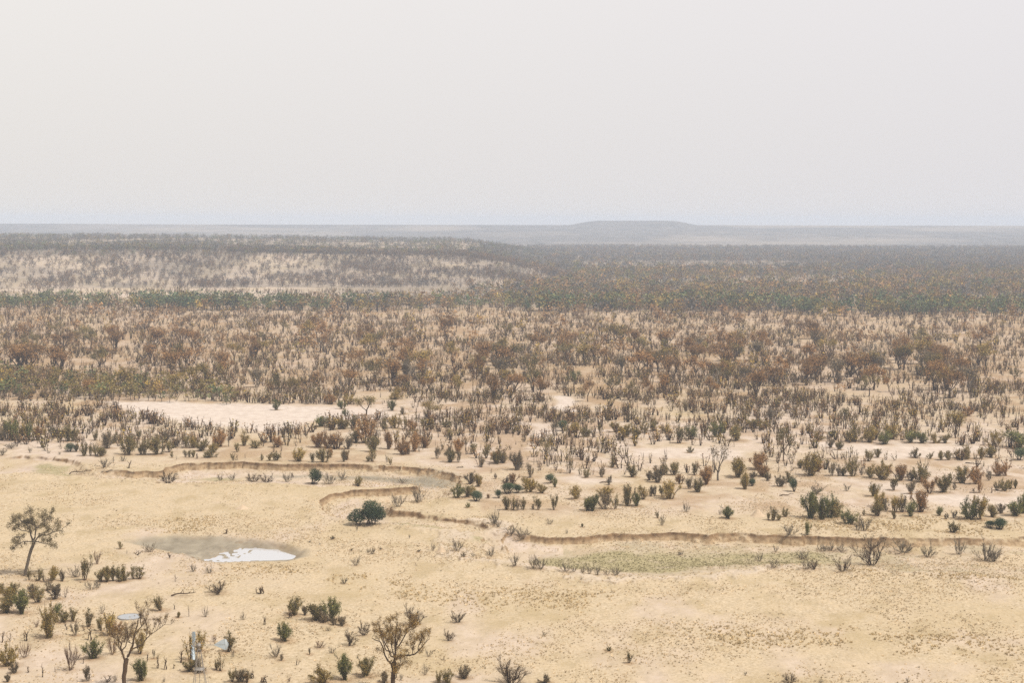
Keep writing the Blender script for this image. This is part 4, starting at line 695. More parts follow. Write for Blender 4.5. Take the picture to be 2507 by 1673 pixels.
special_tree('tree', 'bare golden tree with crooked dark limbs at the bottom edge, right of the wind pump', (963, 1700), 150, [
    ([(795, 1760), (790, 1560), (800, 1380), (812, 1200)], .22, .15, 0), ([(795, 1340), (750, 1210), (690, 1170), (650, 1080), (610, 930), (560, 850), (470, 830), (425, 800)], .11, .02, .1), ([(810, 1200), (832, 1050), (842, 900), (832, 760), (850, 640), (882, 470)], .13, .02, -.1),
    ([(840, 960), (900, 900), (960, 800), (1010, 720), (1060, 660), (1180, 610)], .08, .015, .25), ([(815, 1160), (900, 1090), (1030, 1070), (1160, 1050), (1240, 980), (1300, 900), (1370, 810), (1420, 770)], .11, .015, -.1), ([(1130, 1055), (1130, 980), (1155, 890)], .04, .012, .4), ([(1220, 985), (1240, 880), (1290, 780), (1285, 670)], .05, .012, -.4),
    ([(770, 1120), (720, 950), (680, 870), (640, 760), (595, 550)], .08, .015, -.35), ([(690, 1010), (640, 900), (570, 720), (545, 590)], .06, .014, .45), ([(842, 900), (900, 740), (940, 640), (930, 560)], .07, .014, -.5), ([(832, 780), (780, 680), (740, 560)], .05, .012, .5), ([(1010, 720), (1040, 600), (1130, 560)], .04, .012, -.4), ([(820, 1120), (760, 960), (740, 800)], .06, .014, .8),
    ([(840, 1300), (900, 1230), (930, 1130)], .05, .012, -.5), ([(830, 1500), (860, 1380), (880, 1280)], .045, .012, -.4)],
    795, 1760, LEAF_GOLD, BARK, 23, .55, 11, .09, 9, [(720, 720, 150, 120, 14), (950, 980, 130, 80, 10), (1180, 760, 140, 80, 9), (950, 600, 120, 60, 8), (560, 1000, 110, 70, 7), (1040, 1200, 90, 80, 9), (620, 680, 120, 90, 8)], .14)
# the bushy evergreen by the river bend, two crowns from one stand of stems
def big_evergreen():
    rng = np.random.default_rng(31); g = Geo(); loc = hit(910, 1284); k = 46.0
    for x in (-.9, -.6, -.2, .25, .6, -2.6, -2.2):
        g.tube(wig(rng, (x, rng.normal() * .3, -.1), dirv(rng.uniform(0, 6.28), .3), 2.2, 5, .1), np.linspace(.12, .05, 5), 5, 0, .3)
    lob = [(.2, 0, 2.7, 1.75, 1.55), (-.5, .4, 2.9, 1.3, 1.3), (1.2, -.3, 2.0, 1.35, 1.2), (.5, -.7, 1.8, 1.6, 1.2), (-.3, .9, 2.0, 1.5, 1.2), (1.6, .4, 1.6, .9, .9), (-2.9, 0, 1.4, 1.25, 1.15), (-2.3, .3, 1.8, 1.0, 1.0), (-3.5, -.2, 1.0, .85, .8), (-2.2, -.5, 1.1, 1.0, .9), (-1.4, .2, 1.5, .9, .8)]
    for x, y, z, rx, rz in lob:
        m = int(520 * rx * rx); d = rng.normal(size=(m, 3)); d /= np.linalg.norm(d, axis=1, keepdims=True)
        R = rng.uniform(.6, 1.06, m) * (1 + .13 * np.sin(d[:, 0] * 8 + x * 3) * np.cos(d[:, 2] * 9 + y))
        P = np.array([x, y, z]) + d * R[:, None] * [rx, rx, rz]; P = P[P[:, 2] > .28 + .3 * rng.random(len(P))]
        g.leaves(rng, P, .2, 1, np.clip(.4 + .22 * rng.normal(size=len(P)) + .12 * rng.normal(), 0, 1), .5)
    o = bpy.data.objects.new('evergreen_bush', None); COL.objects.link(o); link('stems', g.mesh('stems', 0), o, [BARK]); link('foliage', g.mesh('foliage', 1), o, [LEAF['e']])
    o.location = loc; tag(o, 'large bushy dark evergreen with a smaller left lobe beside the dry river bend', 'bush', 'evergreen bushes')
    THINGS.append(dict(loc=loc, lit=4, litter_shade_k=.6, c='-', h=4, w=6))
big_evergreen()

# ------------------------------------------------------------------ wind pump, trough, mounds, fallen wood, birds
GALV = plain_mat('galvanised_sheet', (.30, .36, .39), (.50, .56, .59), 3, .5, .25); STEEL = plain_mat('weathered_steel', (.20, .17, .14), (.36, .33, .29), 6, .6, .2)
EARTH = plain_mat('mound_earth', (.34, .25, .16), (.50, .39, .27), 2.5, .95); CONC = plain_mat('pale_concrete', (.36, .33, .29), (.5, .46, .41), 4, .9); DARKF = plain_mat('dark_feathers', (.03, .03, .035), (.07, .065, .06), 20, .8)
def box(g, c, s, R=None, mat=0):
    V = np.array([(x, y, z) for x in (-.5, .5) for y in (-.5, .5) for z in (-.5, .5)]) * s
    if R is not None: V = V @ np.array(R).T
    g.add(V + np.array(c), [(0, 1, 3, 2), (4, 6, 7, 5), (0, 4, 5, 1), (2, 3, 7, 6), (0, 2, 6, 4), (1, 5, 7, 3)], None, mat)
def wind_pump():
    Yd = 166.0; d = ray(487, 1582); p = d * (Yd / d[1]); top = CAM_H + p[2]; loc = np.array([p[0], Yd, terrain([p[0]], [Yd])[0]]); H = top - loc[2]
    root = bpy.data.objects.new('wind_pump', None); COL.objects.link(root); root.location = loc
    tag(root, 'metal wind pump with blue-grey bladed wheel, tail vane and lattice tower', 'wind pump')
    corners = [(-1, -1), (1, -1), (1, 1), (-1, 1)]; yaw = .35; cy, sy = math.cos(yaw), math.sin(yaw)
    def cn(i, z):
        f = (1 - z / H) * 1.02 + .10; x, y = corners[i]; return np.array([f * (x * cy - y * sy) + .12 * (1 - z / H), f * (x * sy + y * cy), z])
    for i in range(4):
        g = Geo(); g.tube([cn(i, -.2), cn(i, H * .5), cn(i, H - .35)], .03, 4); link('tower_leg', g.mesh('tower_leg'), root, [STEEL])
    g = Geo()
    for k, z in enumerate(np.linspace(.8, H - 1.3, 6)):
        z2 = z + (H - 2.1) / 5
        for i in range(4):
            g.tube([cn(i, z), cn((i + 1) % 4, z)], .014, 3)
            if k < 5: g.tube([cn(i, z), cn((i + 1) % 4, z2)], .008, 3); g.tube([cn((i + 1) % 4, z), cn(i, z2)], .008, 3)
    link('bracing', g.mesh('bracing'), root, [STEEL])
    g = Geo(); zp = H - 2.6
    for s in np.linspace(-.45, .45, 7): box(g, (.04, s, zp), (1.0, .11, .04))
    link('platform', g.mesh('platform'), root, [STEEL])
    g = Geo(); g.tube([(.05, 0, .2), (.02, 0, H - .4)], .03, 5); link('pump_rod', g.mesh('pump_rod'), root, [STEEL])
    g = Geo()
    for s in (-.13, .13): g.tube([cn(1, .2) * [1, 1, 1] + [s + .2, 0, 0], cn(1, zp) + [s + .1, 0, 0]], .014, 3)
    for z in np.arange(.4, zp, .35):
        c = cn(1, z); g.tube([c + [.03, 0, 0], c + [.30, 0, 0]], .01, 3)
    link('ladder', g.mesh('ladder'), root, [STEEL])
    g = Geo(); box(g, (-.02, 0, H), (.42, .26, .34)); box(g, (0, 0, H + .22), (.22, .2, .12)); g.tube([(0, 0, H - .5), (0, 0, H)], .09, 6); link('gearbox', g.mesh('gearbox'), root, [STEEL])
    # wheel: axis points left in the picture, a little towards the viewer
    ax = np.array([-math.cos(.13), -math.sin(.13), 0.0]); e1 = np.array([-ax[1], ax[0], 0]); e2 = np.array([0, 0, 1.0]); c = np.array([-.02, 0, H]) + ax * .55
    wheel = Geo(); wheel.tube([c - ax * .6, c + ax * .12], .05, 6)
    for R in (.52, 1.22):
        a = np.linspace(0, 2 * np.pi, 37); wheel.tube(c + R * (np.cos(a)[:, None] * e1 + np.sin(a)[:, None] * e2) - ax * .07, .016, 4)
    for k in range(6):
        a = k * math.pi / 3; r = math.cos(a) * e1 + math.sin(a) * e2; wheel.tube([c, c + r * 1.24 - ax * .07], .016, 4)
    a = np.arange(12) * math.pi / 6; wheel.tube([c - ax * .1, c + ax * .1], .13, 10)
    wo = link('wheel', wheel.mesh('wheel'), root, [STEEL])
    for k in range(18):
        a = (k + .5) * 2 * math.pi / 18; r = math.cos(a) * e1 + math.sin(a) * e2; tg = -math.sin(a) * e1 + math.cos(a) * e2
        rows = []
        for R, wd in ((.5, .10), (.95, .18), (1.5, .26)):
            for s in (-1, -.33, .33, 1):
                tw = math.radians(38); cur = .05 * (1 - s * s)
                rows.append(c + r * R + wd * s * (tg * math.cos(tw) + ax * math.sin(tw)) + cur * (ax * math.cos(tw) - tg * math.sin(tw)))
        V = np.array(rows); V2 = V + ax * .006; Q = []
        for i in range(2):
            for j in range(3): b = i * 4 + j; Q += [(b, b + 1, b + 5, b + 4), (b + 16 - 4, b + 16, b + 17, b + 13)]
        g = Geo(); g.add(np.concatenate([V, V2]), [q for q in Q if max(q) < 24]); link('blade', g.mesh('blade'), wo, [GALV])
    td = -ax; g = Geo(); bt = np.array([.1, 0, H]); g.tube([bt + [0, 0, .06], bt + td * 2.7 + [0, 0, .02]], .022, 4); g.tube([bt + [0, 0, -.14], bt + td * 1.7 + [0, 0, -.02]], .016, 4); link('tail_boom', g.mesh('tail_boom'), root, [STEEL])
    pts = [(1.45, .0), (2.0, .36), (2.62, .66), (2.78, .62), (3.02, .22), (3.06, .0), (2.86, -.52), (2.68, -.58), (1.9, -.2)]
    n = np.array([-td[1], td[0], 0]); V = np.array([bt + td * u + np.array([0, 0, v]) for u, v in pts]); m = len(pts); me = bpy.data.meshes.new('tail_vane')
    VV = np.concatenate([V + n * .012, V - n * .012]); me.from_pydata(VV.tolist(), [], [list(range(m)), list(range(2 * m - 1, m - 1, -1))] + [[i, i + m, (i + 1) % m + m, (i + 1) % m] for i in range(m)]); me.update()
    link('tail_vane', me, root, [GALV])
    g = Geo(); box(g, bt + td * 2.78 + np.array([0, 0, .03]), (.07, .034, 1.14), np.array([[td[0], n[0], 0], [td[1], n[1], 0], [0, 0, 1]])); link('vane_stiffener', g.mesh('vane_stiffener'), root, [plain_mat('bright_strip', (.5, .55, .57), (.62, .66, .68))])
wind_pump()
def lathe(g, prof, n=28, wob=0, seed=0, mat=0):
    rng = np.random.default_rng(seed); a = np.arange(n) * 2 * np.pi / n; k = len(prof)
    V = np.array([[(r * (1 + wob * (noise(np.array([math.cos(t) * 2 + 9]), np.array([math.sin(t) * 2 + z * 2]), seed)[0] - .5)) * math.cos(t), r * (1 + wob * (noise(np.array([math.cos(t) * 2 + 9]), np.array([math.sin(t) * 2 + z * 2]), seed + 1)[0] - .5)) * math.sin(t), z) for t in a] for r, z in prof]).reshape(-1, 3)
    i = np.arange(k - 1)[:, None] * n; j = np.arange(n)[None]; g.add(V, np.stack([i + j, i + (j + 1) % n, i + n + (j + 1) % n, i + n + j], -1).reshape(-1, 4), None, mat)
def trough():
    loc = hit(318, 1512); root = bpy.data.objects.new('water_trough', None); COL.objects.link(root); root.location = loc; tag(root, 'small round water trough with a low dark rim, beyond the forked bare tree', 'water trough')
    g = Geo(); lathe(g, [(1.7, -.1), (1.7, .08), (1.58, .10), (1.56, -.05)], 40); link('rim', g.mesh('rim'), root, [plain_mat('stained_concrete', (.10, .085, .07), (.26, .23, .2), 3)])
    a = np.arange(40) * 2 * np.pi / 40; me = bpy.data.meshes.new('water_surface'); me.from_pydata([(1.57 * math.cos(t), 1.57 * math.sin(t), .065) for t in a], [], [list(range(40))]); me.update()
    m, nt = new_mat('trough_water'); p = nt.nodes.new('ShaderNodeBsdfPrincipled'); o_ = nt.nodes.new('ShaderNodeOutputMaterial'); nt.links.new(p.outputs[0], o_.inputs[0]); p.inputs['Base Color'].default_value = (.26, .27, .28, 1); p.inputs['Roughness'].default_value = .09
    link('water_surface', me, root, [m])
trough()
def mound(px, py, wpx, hpx, label, seed):
    loc = hit(px, py); m = loc[1] / F_PX; R, H = wpx * m / 2, hpx * m; g = Geo()
    lathe(g, [(R * 1.1, -.12), (R, .0), (R * .72, H * .22), (R * .45, H * .55), (R * .22, H * .86), (R * .08, H), (.01, H * 1.01)], 24, .35, seed)
    o = link('termite_mound', g.mesh('termite_mound'), None, [EARTH]); o.location = loc; tag(o, label, 'termite mound', 'termite mounds')
mound(594, 1246, 36, 9, 'low flat termite mound alone in the dry grass left of the bend', 1)
mound(1080, 1354, 31, 16, 'domed brown termite mound beside thin bushes right of the waterhole', 2)
mound(1855, 1264, 38, 17, 'grey conical termite mound left of the small olive shrubs on the right', 3)
mound(137, 1082, 30, 12, 'small pale termite mound beyond the green patch on the left', 4)
def fallen(px, py, wpx, label, seed, az=0.0, nm='fallen_branch', r=.13, n=5):
    rng = np.random.default_rng(seed); loc = hit(px, py); L = wpx * loc[1] / F_PX; g = Geo(); d = np.array([math.cos(az), math.sin(az), 0])
    p = wig(rng, -d * L / 2 + [0, 0, .08], d + [0, 0, .05], L, 8, .1); p[:, 2] = np.maximum(p[:, 2], .04) + .1 * np.sin(np.linspace(0, 6, 8)) ** 2
    g.tube(p, np.linspace(r, r * .35, 8), 6, 0, .3)
    for t in np.linspace(.2, .9, n):
        dd = d * rng.uniform(-.2, .8) + rng.normal(size=3) * [.5, .5, .25]; dd[2] = abs(dd[2]) + .25
        q = wig(rng, at(p, t), dd, rng.uniform(.15, .32) * L, 5, .2, -.3); q[:, 2] = np.maximum(q[:, 2], .03); g.tube(q, np.linspace(r * .45, r * .12, 5), 4, 0, .6)
    o = link(nm, g.mesh(nm), None, [BARK]); o.location = loc; tag(o, label, 'fallen branch', 'fallen dead wood'); THINGS.append(dict(loc=loc, lit=L * .4, litter_shade_k=.4, c='-', h=1, w=L))
fallen(452, 1461, 66, 'dark fallen branch lying on the grass beyond the wind pump', 1, .1)
fallen(200, 1163, 62, 'tangle of dead branches beside the grassy green patch', 2, -.05, n=8)
fallen(262, 1164, 26, 'short piece of dead wood right of the branch tangle near the green patch', 9, .2)
fallen(2382, 1136, 36, 'dead branch lying on sand left of the forked dead tree', 3, -.5)
fallen(2384, 1208, 22, 'short dark log on the grass below the forked dead tree', 4, .1, n=3)
fallen(1484, 1183, 34, 'fallen dead branch on sand left of the tall grey tree', 5, .25)
fallen(700, 1057, 36, 'dark log at the right end of the bare white pan', 6, .0, n=2)
fallen(1128, 1146, 22, 'broken branch on the sand above the end of the upper bank', 7, .4)
fallen(1925, 1215, 34, 'thin log lying in grass left of the big green shrub cluster', 8, .03, n=1)
def stump(px, py, hpx, label, seed, lean=.4):
    rng = np.random.default_rng(seed); loc = hit(px, py); H = hpx * loc[1] / F_PX; g = Geo(); p = wig(rng, (0, 0, -.05), dirv(0, lean), H, 5, .12); g.tube(p, np.linspace(.16, .07, 5), 6, 0, .2)
    q = wig(rng, at(p, .5), dirv(2.8, .9), H * .5, 4, .1); g.tube(q, np.linspace(.07, .03, 4), 5, 0, .3); g.tube([(-.5, 0, .05), (0, 0, .12), (.1, 0, .2)], [.04, .1, .14], 6, 0, .2)
    o = link('stump', g.mesh('stump'), None, [BARK]); o.location = loc; tag(o, label, 'stump', 'dead stumps')
stump(554, 1308, 13, 'small dark stump standing in the grass beyond the waterhole', 1, .3)
stump(316, 1147, 20, 'crooked dark stump at the left end of the upper eroded bank', 2, .45)
stump(2384, 1203, 10, 'tiny stump sticking up beside the short dark log', 3, .1)
def bird(px, py, hpx, label, face):
    loc = hit(px, py); H = hpx * loc[1] / F_PX; g = Geo()
    p = np.array([(-.42, 0, .34), (-.25, 0, .42), (0, 0, .52), (.2, 0, .62), (.28, 0, .78), (.33, 0, .92), (.40, 0, .95), (.56, 0, .90)]); g.tube(p, [.015, .10, .17, .14, .065, .07, .055, .006], 8)
    for s in (-.06, .06): g.tube([(.02, s, .45), (.0, s, .22), (.03, s, 0), (.1, s, .0)], [.04, .018, .015, .01], 5)
    o = link('bird', g.mesh('bird'), None, [DARKF]); o.location = loc; o.scale = (H, H, H); o.rotation_euler = (0, 0, face); tag(o, label, 'bird', 'birds near the waterhole')
bird(758, 1331, 8, 'dark bird on the bare bank right of the waterhole, the left one of two', .4); bird(783, 1335, 6, 'smaller dark bird on the bare bank, right of the other bird', 2.6)

# ------------------------------------------------------------------ masses nobody could count: far trees, scrub, grass
def lod_tree(seed, leafn=95, trunk=.28, wide=.36, bare=False):
    rng = np.random.default_rng(seed); g = Geo(); g.tube([(0, 0, -.03), (rng.normal() * .03, 0, trunk)], [.028, .018], 3, 0, .3); cl = []
    for i in range(9):
        az = rng.uniform(0, 6.28); r = wide * rng.uniform(.1, 1) ** .6; c = np.array([r * math.cos(az), r * math.sin(az), rng.uniform(trunk + .1, .92) - .12 * r / wide]); cl.append(c)
        g.twigs(rng, [(0, 0, trunk * rng.uniform(.7, 1))], [c], .012, 0)
    if bare:
        for c in cl: g.twigs(rng, np.tile(c * .75, (5, 1)), c + rng.normal(size=(5, 3)) * .12 + [0, 0, .05], .009, 0)
    n = leafn // 9
    for c in cl: g.leaves(rng, c + rng.normal(size=(n, 3)) * [.085, .085, .062], .085, 1, np.clip(rng.uniform(.1, .9) + rng.normal(size=n) * .15, 0, 1), .8, tri=True)
    return unit(g)
def lod_shrub(seed, leafn=30):
    rng = np.random.default_rng(seed); g = Geo(); k = rng.integers(3, 7)
    for i in range(k):
        az = rng.uniform(0, 6.28); tl = rng.uniform(.05, (.35, .6, .95)[seed % 3]); b = np.array([.08 * math.cos(az), .08 * math.sin(az), -.03]); e = b + dirv(az, tl) * rng.uniform(.6, 1); g.tube([b, b * .5 + e * .5 + rng.normal(size=3) * .03, e], [.035, .025, .012], 3, 0, rng.uniform(0, .6))
        m = leafn // k; t = rng.uniform(.3, 1.05, m)[:, None]
        g.leaves(rng, b + (e - b) * t + rng.normal(size=(m, 3)) * .06, .105, 1, None, .7, tri=True)
    return unit(g)
def lod_grass(seed, n=9):
    rng = np.random.default_rng(seed); g = Geo(); a = rng.uniform(0, 6.28, n); r = rng.uniform(.1, .5, n); A = np.stack([np.cos(a) * r * .35, np.sin(a) * r * .35, -.05 + 0 * a], -1); B = np.stack([np.cos(a) * r, np.sin(a) * r, rng.uniform(.5, 1, n)], -1)
    g.twigs(rng, A, B, .09, 1); return g
def prep(gs):
    r = []
    for g in gs:
        V, Q, T, qm, tm, ti = g.arrays(); tri = np.concatenate([Q[:, [0, 1, 2]], Q[:, [0, 2, 3]], T]) if len(Q) else T; tmm = np.concatenate([qm, qm, tm])
        vb = np.zeros(len(V), int); vb[tri.ravel()] = np.repeat(tmm, 3); r.append((V, tri, vb, ti))
    return r
def bake(name, tpls, X, Y, W, H, cdark, clight, cbark, seed, label, cat, Z=None):
    """one mesh for a whole mass; colours are per plant (n,3)"""
    rng = np.random.default_rng(seed); n = len(X); Z = terrain(X, Y) if Z is None else Z; idx = rng.integers(len(tpls), size=n); rot = rng.uniform(0, 6.28, n); VV, TT, CC = [], [], []; off = 0
    bri = rng.uniform(.72, 1.3, n)[:, None]
    for k, (V, tri, vb, ti) in enumerate(tpls):
        s = np.where(idx == k)[0]
        if not len(s): continue
        c, sn = np.cos(rot[s])[:, None], np.sin(rot[s])[:, None]
        P = np.stack([(V[:, 0] * c - V[:, 1] * sn) * W[s, None] + X[s, None], (V[:, 0] * sn + V[:, 1] * c) * W[s, None] + Y[s, None], V[:, 2] * H[s, None] + Z[s, None]], -1)
        leaf = (cdark[s] * bri[s])[:, None] * (1 - ti)[None, :, None] + (clight[s] * bri[s])[:, None] * ti[None, :, None]
        col = np.where(vb[None, :, None] == 1, leaf, np.asarray(cbark)[None, None] * (.7 + .6 * ti[None, :, None]))
        VV.append(P.reshape(-1, 3)); CC.append(col.reshape(-1, 3)); TT.append((tri[None] + (off + np.arange(len(s)) * len(V))[:, None, None]).reshape(-1, 3)); off += len(s) * len(V)
    V = np.concatenate(VV); C = np.concatenate(CC); T = np.concatenate(TT)
    me = make_mesh(name, V, None, T, attrs={'col': ('FLOAT_COLOR', np.concatenate([C, np.ones((len(C), 1))], 1))})
    o = link(name, me, None, [MASS]); tag(o, label, cat, kind='stuff'); print(name, n, len(T)); return o
MASS = col_mat('plant_mass')
PALC = {'h': ((.065, .06, .054), (.165, .15, .13)), 'r': ((.14, .082, .036), (.40, .235, .105)), 'o': ((.085, .07, .026), (.29, .22, .075)), 'y': ((.15, .10, .026), (.44, .30, .08)), 'd': ((.11, .075, .04), (.28, .19, .105)), 'g': ((.07, .088, .042), (.17, .18, .075)), 'e': ((.045, .07, .038), (.11, .15, .07)), 'b': ((.125, .07, .038), (.28, .17, .09)), 's': ((.20, .145, .065), (.50, .38, .20))}
def pal(rng, n, keys, p=None):
    k = rng.choice(len(keys), n, p=p); a = np.array([PALC[c][0] for c in keys]); b = np.array([PALC[c][1] for c in keys]); return a[k], b[k]
T_TREE = prep([lod_tree(2000 + i) for i in range(10)]); T_BARE = prep([lod_tree(2100 + i, 36, .25, .34, True) for i in range(8)]); T_FAR = prep([lod_tree(2200 + i, 54, .22, .4) for i in range(8)]); T_SHR = prep([lod_shrub(2300 + i, 26 + 4 * (i % 6)) for i in range(18)]); T_STK = prep([lod_shrub(2350 + i, 8) for i in range(8)]); T_GRS = prep([lod_grass(2400 + i) for i in range(10)])
rg = np.random.default_rng(77)
# scrub between the river and the tree belt
N0 = 260000; X, Y = scatter(rg, N0, 330, 1230); A_tot = math.tan(math.radians(22.5)) * (1230 ** 2 - 330 ** 2); b = bearing(X, Y)
dens = np.interp(Y, [330, 350, 365, 420, 470, 560, 700, 900, 960, 1010, 1060, 1200, 1230], [.02, .05, .14, .24, .22, .125, .088, .062, .035, .03, .035, .045, .02])
dens *= np.where(Y < 520, np.clip(.2 + 3.2 * (fbm(X / 14, Y / 12, 301) - .32), .1, 1.5), np.clip(.3 + 2.4 * (fbm(X / 19, Y / 30, 301) - .3), .15, 1.7)); dens *= np.where(b > 1150, 1, sstep(352, 375, Y)); dens *= np.where((Y > 1000) & (b > 900), .3, 1)
clr = (Y < 520) & (fbm(X / 22, Y / 30, 303, 2) > .66); dens = np.where(clr, dens * .1, dens)
kp = (rg.random(N0) < dens * A_tot / N0) & ~blocked(X, Y); X, Y = X[kp], Y[kp]; b = bearing(X, Y); rimv = Y > np.interp(X, *(lambda q: (q[np.argsort(q[:, 0]), 0], q[np.argsort(q[:, 0]), 1]))(np.concatenate([CUT_UP, flat(np.array([1300., 1600, 2507, 3300]), np.array([1240., 1240, 1240, 1235]))]))) + 4
X, Y = X[rimv], Y[rimv]; n = len(X); cd, cl = pal(rg, n, 'odrby', [.24, .22, .24, .14, .16]); H = rg.uniform(.9, 3.5, n) * np.where(Y < 480, 1.0, 1.0); stick = rg.random(n) < .24
H = np.where(stick, H * .9, H); Wd = H * np.where(stick, rg.uniform(.22, .45, n), rg.uniform(.55, 1.15, n))
bake('scrub', T_SHR, X[~stick], Y[~stick], Wd[~stick], H[~stick], cd[~stick], cl[~stick], (.06, .038, .024), 1, 'low brown and olive scrub scattered thickly over the pale plain', 'scrub')
bake('dry_stems', T_STK, X[stick], Y[stick], Wd[stick], H[stick], cd[stick], cl[stick], (.065, .042, .026), 2, 'thin dark upright dry stems standing among the scrub', 'scrub')
# olive thicket on the left
TH = gpoly([(-500, 905), (40, 915), (240, 940), (420, 948), (560, 965), (575, 990), (420, 985), (250, 978), (100, 978), (-500, 990)])
X, Y = scatter(rg, 30000, 440, 600); P = np.stack([X, Y], -1); kp = (signed(P, TH) > -2) & (rg.random(len(X)) < .055 * math.tan(math.radians(22.5)) * (600 ** 2 - 440 ** 2) / 30000); X, Y = X[kp], Y[kp]; n = len(X)
cd, cl = pal(rg, n, 'oygd', [.5, .12, .22, .16]); H = rg.uniform(2.6, 5.6, n); bake('thicket', T_TREE, X, Y, H * rg.uniform(.8, 1.25, n), H, cd, cl, (.12, .095, .07), 3, 'dense olive thicket along the far edge of the pan on the left', 'thicket')
# remaining trees of the open woodland
cd = np.array([PALC[{'R': 'r', 'O': 'o', 'D': 'd', 'Y': 'y'}[c]][0] for c in MC]); cl = np.array([PALC[{'R': 'r', 'O': 'o', 'D': 'd', 'Y': 'y'}[c]][1] for c in MC]); i = rest_i
bake('open_woodland', T_TREE + T_BARE, MX[i], MY[i], MH[i] * rg.uniform(.7, 1.15, len(i)), MH[i], cd[i], cl[i], (.07, .046, .03), 4, 'distant brown and olive trees dotted over the scrubby plain', 'woodland', MZ[i])
# belt of taller trees, hill, forest
def mass(name, N, d0, d1, densf, keys, p, h0, h1, wr, tp, seed, label, bark=(.08, .062, .05), a=22.5):
    X, Y = scatter(rg, N, d0, d1, a); A = math.tan(math.radians(a)) * (d1 * d1 - d0 * d0); kp = rg.random(N) < densf(X, Y, bearing(X, Y)) * A / N; X, Y = X[kp], Y[kp]; n = len(X); cd, cl = pal(rg, n, keys, p); H = rg.uniform(h0, h1, n)
    return bake(name, tp, X, Y, H * rg.uniform(*wr, n), H, cd, cl, bark, seed, label, 'woodland')
wob = lambda X, s: 60 * (fbm(X / 120, X * 0, s, 2) - .5)
mass('tree_belt', 16000, 890, 1020, lambda X, Y, b: (.026) * np.clip(3 * (fbm(X / 28, Y / 40, 315) - .28), .1, 1.5) * sstep(895, 925, Y + 1.6 * wob(X, 1)) * sstep(1012, 980, Y + 1.6 * wob(X, 2)) * (.65 + .35 * sstep(1250, 700, b + 200 * (noise(X / 60, Y / 60, 7) - .5))), 'gegoo', [.28, .26, .2, .16, .1], 5.5, 11.5, (.85, 1.3), T_TREE, 5, 'belt of dark green trees crossing the plain at the foot of the hill')
mass('brown_forest', 40000, 890, 1750, lambda X, Y, b: .016 * sstep(905, 935, Y + wob(X, 3)) * sstep(0, 350, b - 650 - 420 * sstep(1010, 1060, Y)) * np.where(hill_h(X, Y) > .4, .1, 1) * np.clip(.3 + 2.8 * (fbm(X / 130, Y / 60, 321, 2) - .28), .12, 1.6) * np.interp(Y, [900, 1200, 1750], [1, .8, .5]), 'rodhgy', [.22, .18, .16, .24, .13, .07], 5, 10.5, (.8, 1.25), T_TREE + T_FAR, 6, 'brown and olive forest filling the plain behind the open woodland')
hk = lambda X, Y: hill_h(X, Y)
mass('slope_trees', 30000, 1190, 1640, lambda X, Y, b: np.where((hk(X, Y) > .3) & (hk(X, Y) < 24), .045 + .05 * sstep(11, 19, hk(X, Y)), 0) * np.clip(3 * (fbm(X / 40, Y / 60, 312) - .3), .25, 1.8), 'dbh', [.35, .3, .35], 3.5, 6.5, (.7, 1.1), T_BARE, 7, 'thin bare trees on the pale slope of the hill', (.12, .09, .075))
mass('shoulder_trees', 50000, 1640, 2620, lambda X, Y, b: np.where((hk(X, Y) > .2) & (hk(X, Y) <= 18), .007, 0), 'hgdo', [.56, .16, .16, .12], 4.5, 7.5, (.8, 1.3), T_FAR, 18, 'grey-brown trees on the falling end of the long hill')
mass('rim_trees', 60000, 1380, 2500, lambda X, Y, b: np.where(hk(X, Y) > 17, 1, 0) * np.where(Y < 1640, .024 * sstep(18, 23, hk(X, Y)), .0045) * np.clip(.4 + 2.4 * (fbm(X / 70, Y / 110, 313) - .25), .2, 1.6), 'hgdo', [.56, .16, .16, .12], 4.5, 7.5, (.8, 1.3), T_FAR, 8, 'dark trees along the rim and the flat top of the long hill')
mass('far_forest', 60000, 1600, 3300, lambda X, Y, b: .0062 * sstep(1000, 1350, b + 80 * (noise(X / 90, Y / 90, 9) - .5)) * np.where(hk(X, Y) > 3, 0, 1) * np.clip(.3 + 3 * (fbm(X / 260, Y / 120, 320, 2) - .28), .12, 1.6), 'hbdo', [.58, .16, .14, .12], 6, 9.5, (.9, 1.4), T_FAR, 9, 'grey-brown forest fading into the haze on the right')
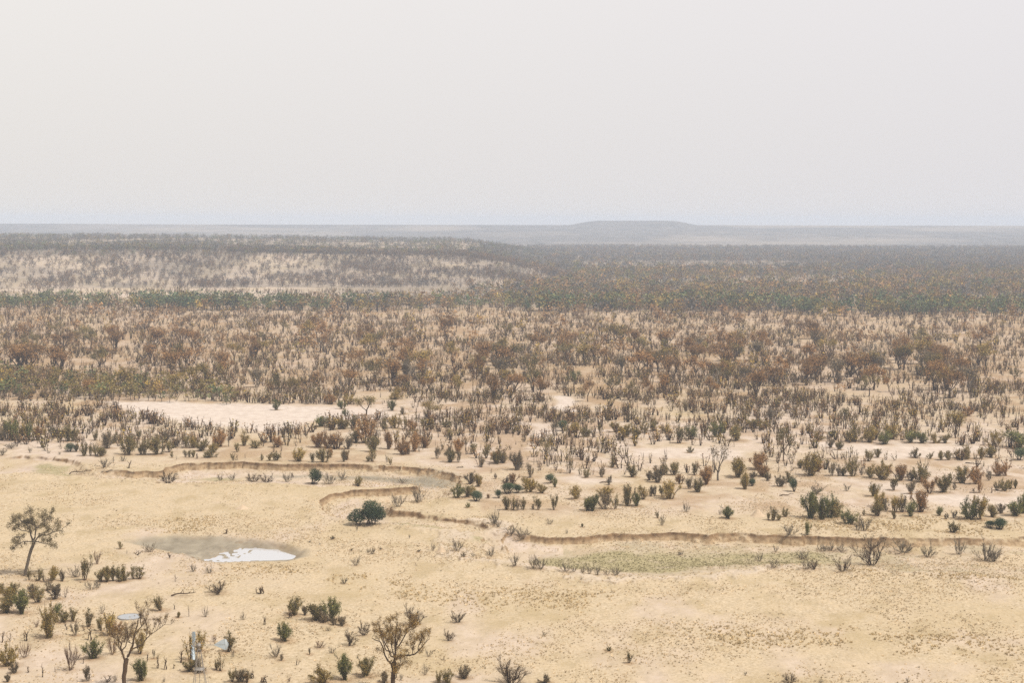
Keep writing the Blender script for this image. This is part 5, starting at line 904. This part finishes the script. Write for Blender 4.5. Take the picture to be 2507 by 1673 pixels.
# grass tufts
N0 = 520000; X, Y = scatter(rg, N0, 176, 345, 25); P = np.stack([X, Y], -1); A_tot = math.tan(math.radians(25)) * (345 ** 2 - 176 ** 2)
wgt = np.clip(4.2 * (fbm(X / 9, Y / 12, 401) - .40), .03, 1) * 2.2; tus = np.zeros(N0)
for p in TUSS: tus = np.maximum(tus, sstep(-2, 3, signed(P, p) + 6 * (noise(X / 5, Y / 5, 402) - .5)))
sr = signed(P, RIVER); ingreen = sstep(-1, 3, signed(P, GREEN)); wet = (signed(P, POND) > .5)
edge = np.exp(-((sr + .3) / 1.0) ** 2)
wgt = np.maximum(wgt, tus * 2.2 * sstep(.35, .6, fbm(X / 3, Y / 5, 403))); wgt = np.maximum(wgt, ingreen * 2.6); wgt = np.where(wet | blocked(X, Y), 0, wgt); wgt = np.maximum(wgt, edge * .8); wgt = np.maximum(wgt, 1.3 * np.exp(-((sr - 2.6) / 1.6) ** 2) * (noise(X / 4, Y / 4, 405) > .55))
beyond_rim = Y > 300; wgt *= np.where(beyond_rim & (sr < 0), .5, 1)
kp = rg.random(N0) < wgt * A_tot / N0 * 1.5; X, Y, tus, ingreen = X[kp], Y[kp], tus[kp], ingreen[kp]; n = len(X)
cd = np.tile([.44, .34, .21], (n, 1)); cl = np.tile([.68, .55, .37], (n, 1)); v_ = np.where(rg.random(n) < .04, .65, 1.0)[:, None] * rg.uniform(.85, 1.1, (n, 1)); cd = cd * v_; cl = cl * v_; t_ = (tus * rg.uniform(.3, 1, n))[:, None]; cd = cd * (1 - t_) + np.array([.36, .265, .13]) * t_; cl = cl * (1 - t_) + np.array([.62, .48, .27]) * t_
g_ = ingreen[:, None]; cd = cd * (1 - g_) + np.array([.22, .19, .095]) * g_; cl = cl * (1 - g_) + np.array([.45, .385, .235]) * g_
H = rg.uniform(.10, .28, n) * (1 + .5 * tus); bake('dry_grass', T_GRS, X, Y, H * rg.uniform(1.2, 2.4, n), H, cd, cl, (.3, .2, .1), 10, 'straw coloured and olive tufts of dry grass over the near plain', 'grass')

build_ground()
# ------------------------------------------------------------------ haze
g = Geo(); box(g, (0, 3300, 15), (9000, 7400, 120)); hz = link('haze', g.mesh('haze')); hm, nt = new_mat('dusty_air'); pv = nt.nodes.new('ShaderNodeVolumePrincipled'); o_ = nt.nodes.new('ShaderNodeOutputMaterial'); nt.links.new(pv.outputs[0], o_.inputs['Volume'])
pv.inputs['Color'].default_value = (.67, .765, .91, 1); pv.inputs['Density'].default_value = 1.85e-4; pv.inputs['Anisotropy'].default_value = 0.0
hz.data.materials.append(hm); tag(hz, 'pale dusty haze lying over the whole plain and thickening with distance', 'haze', kind='stuff')
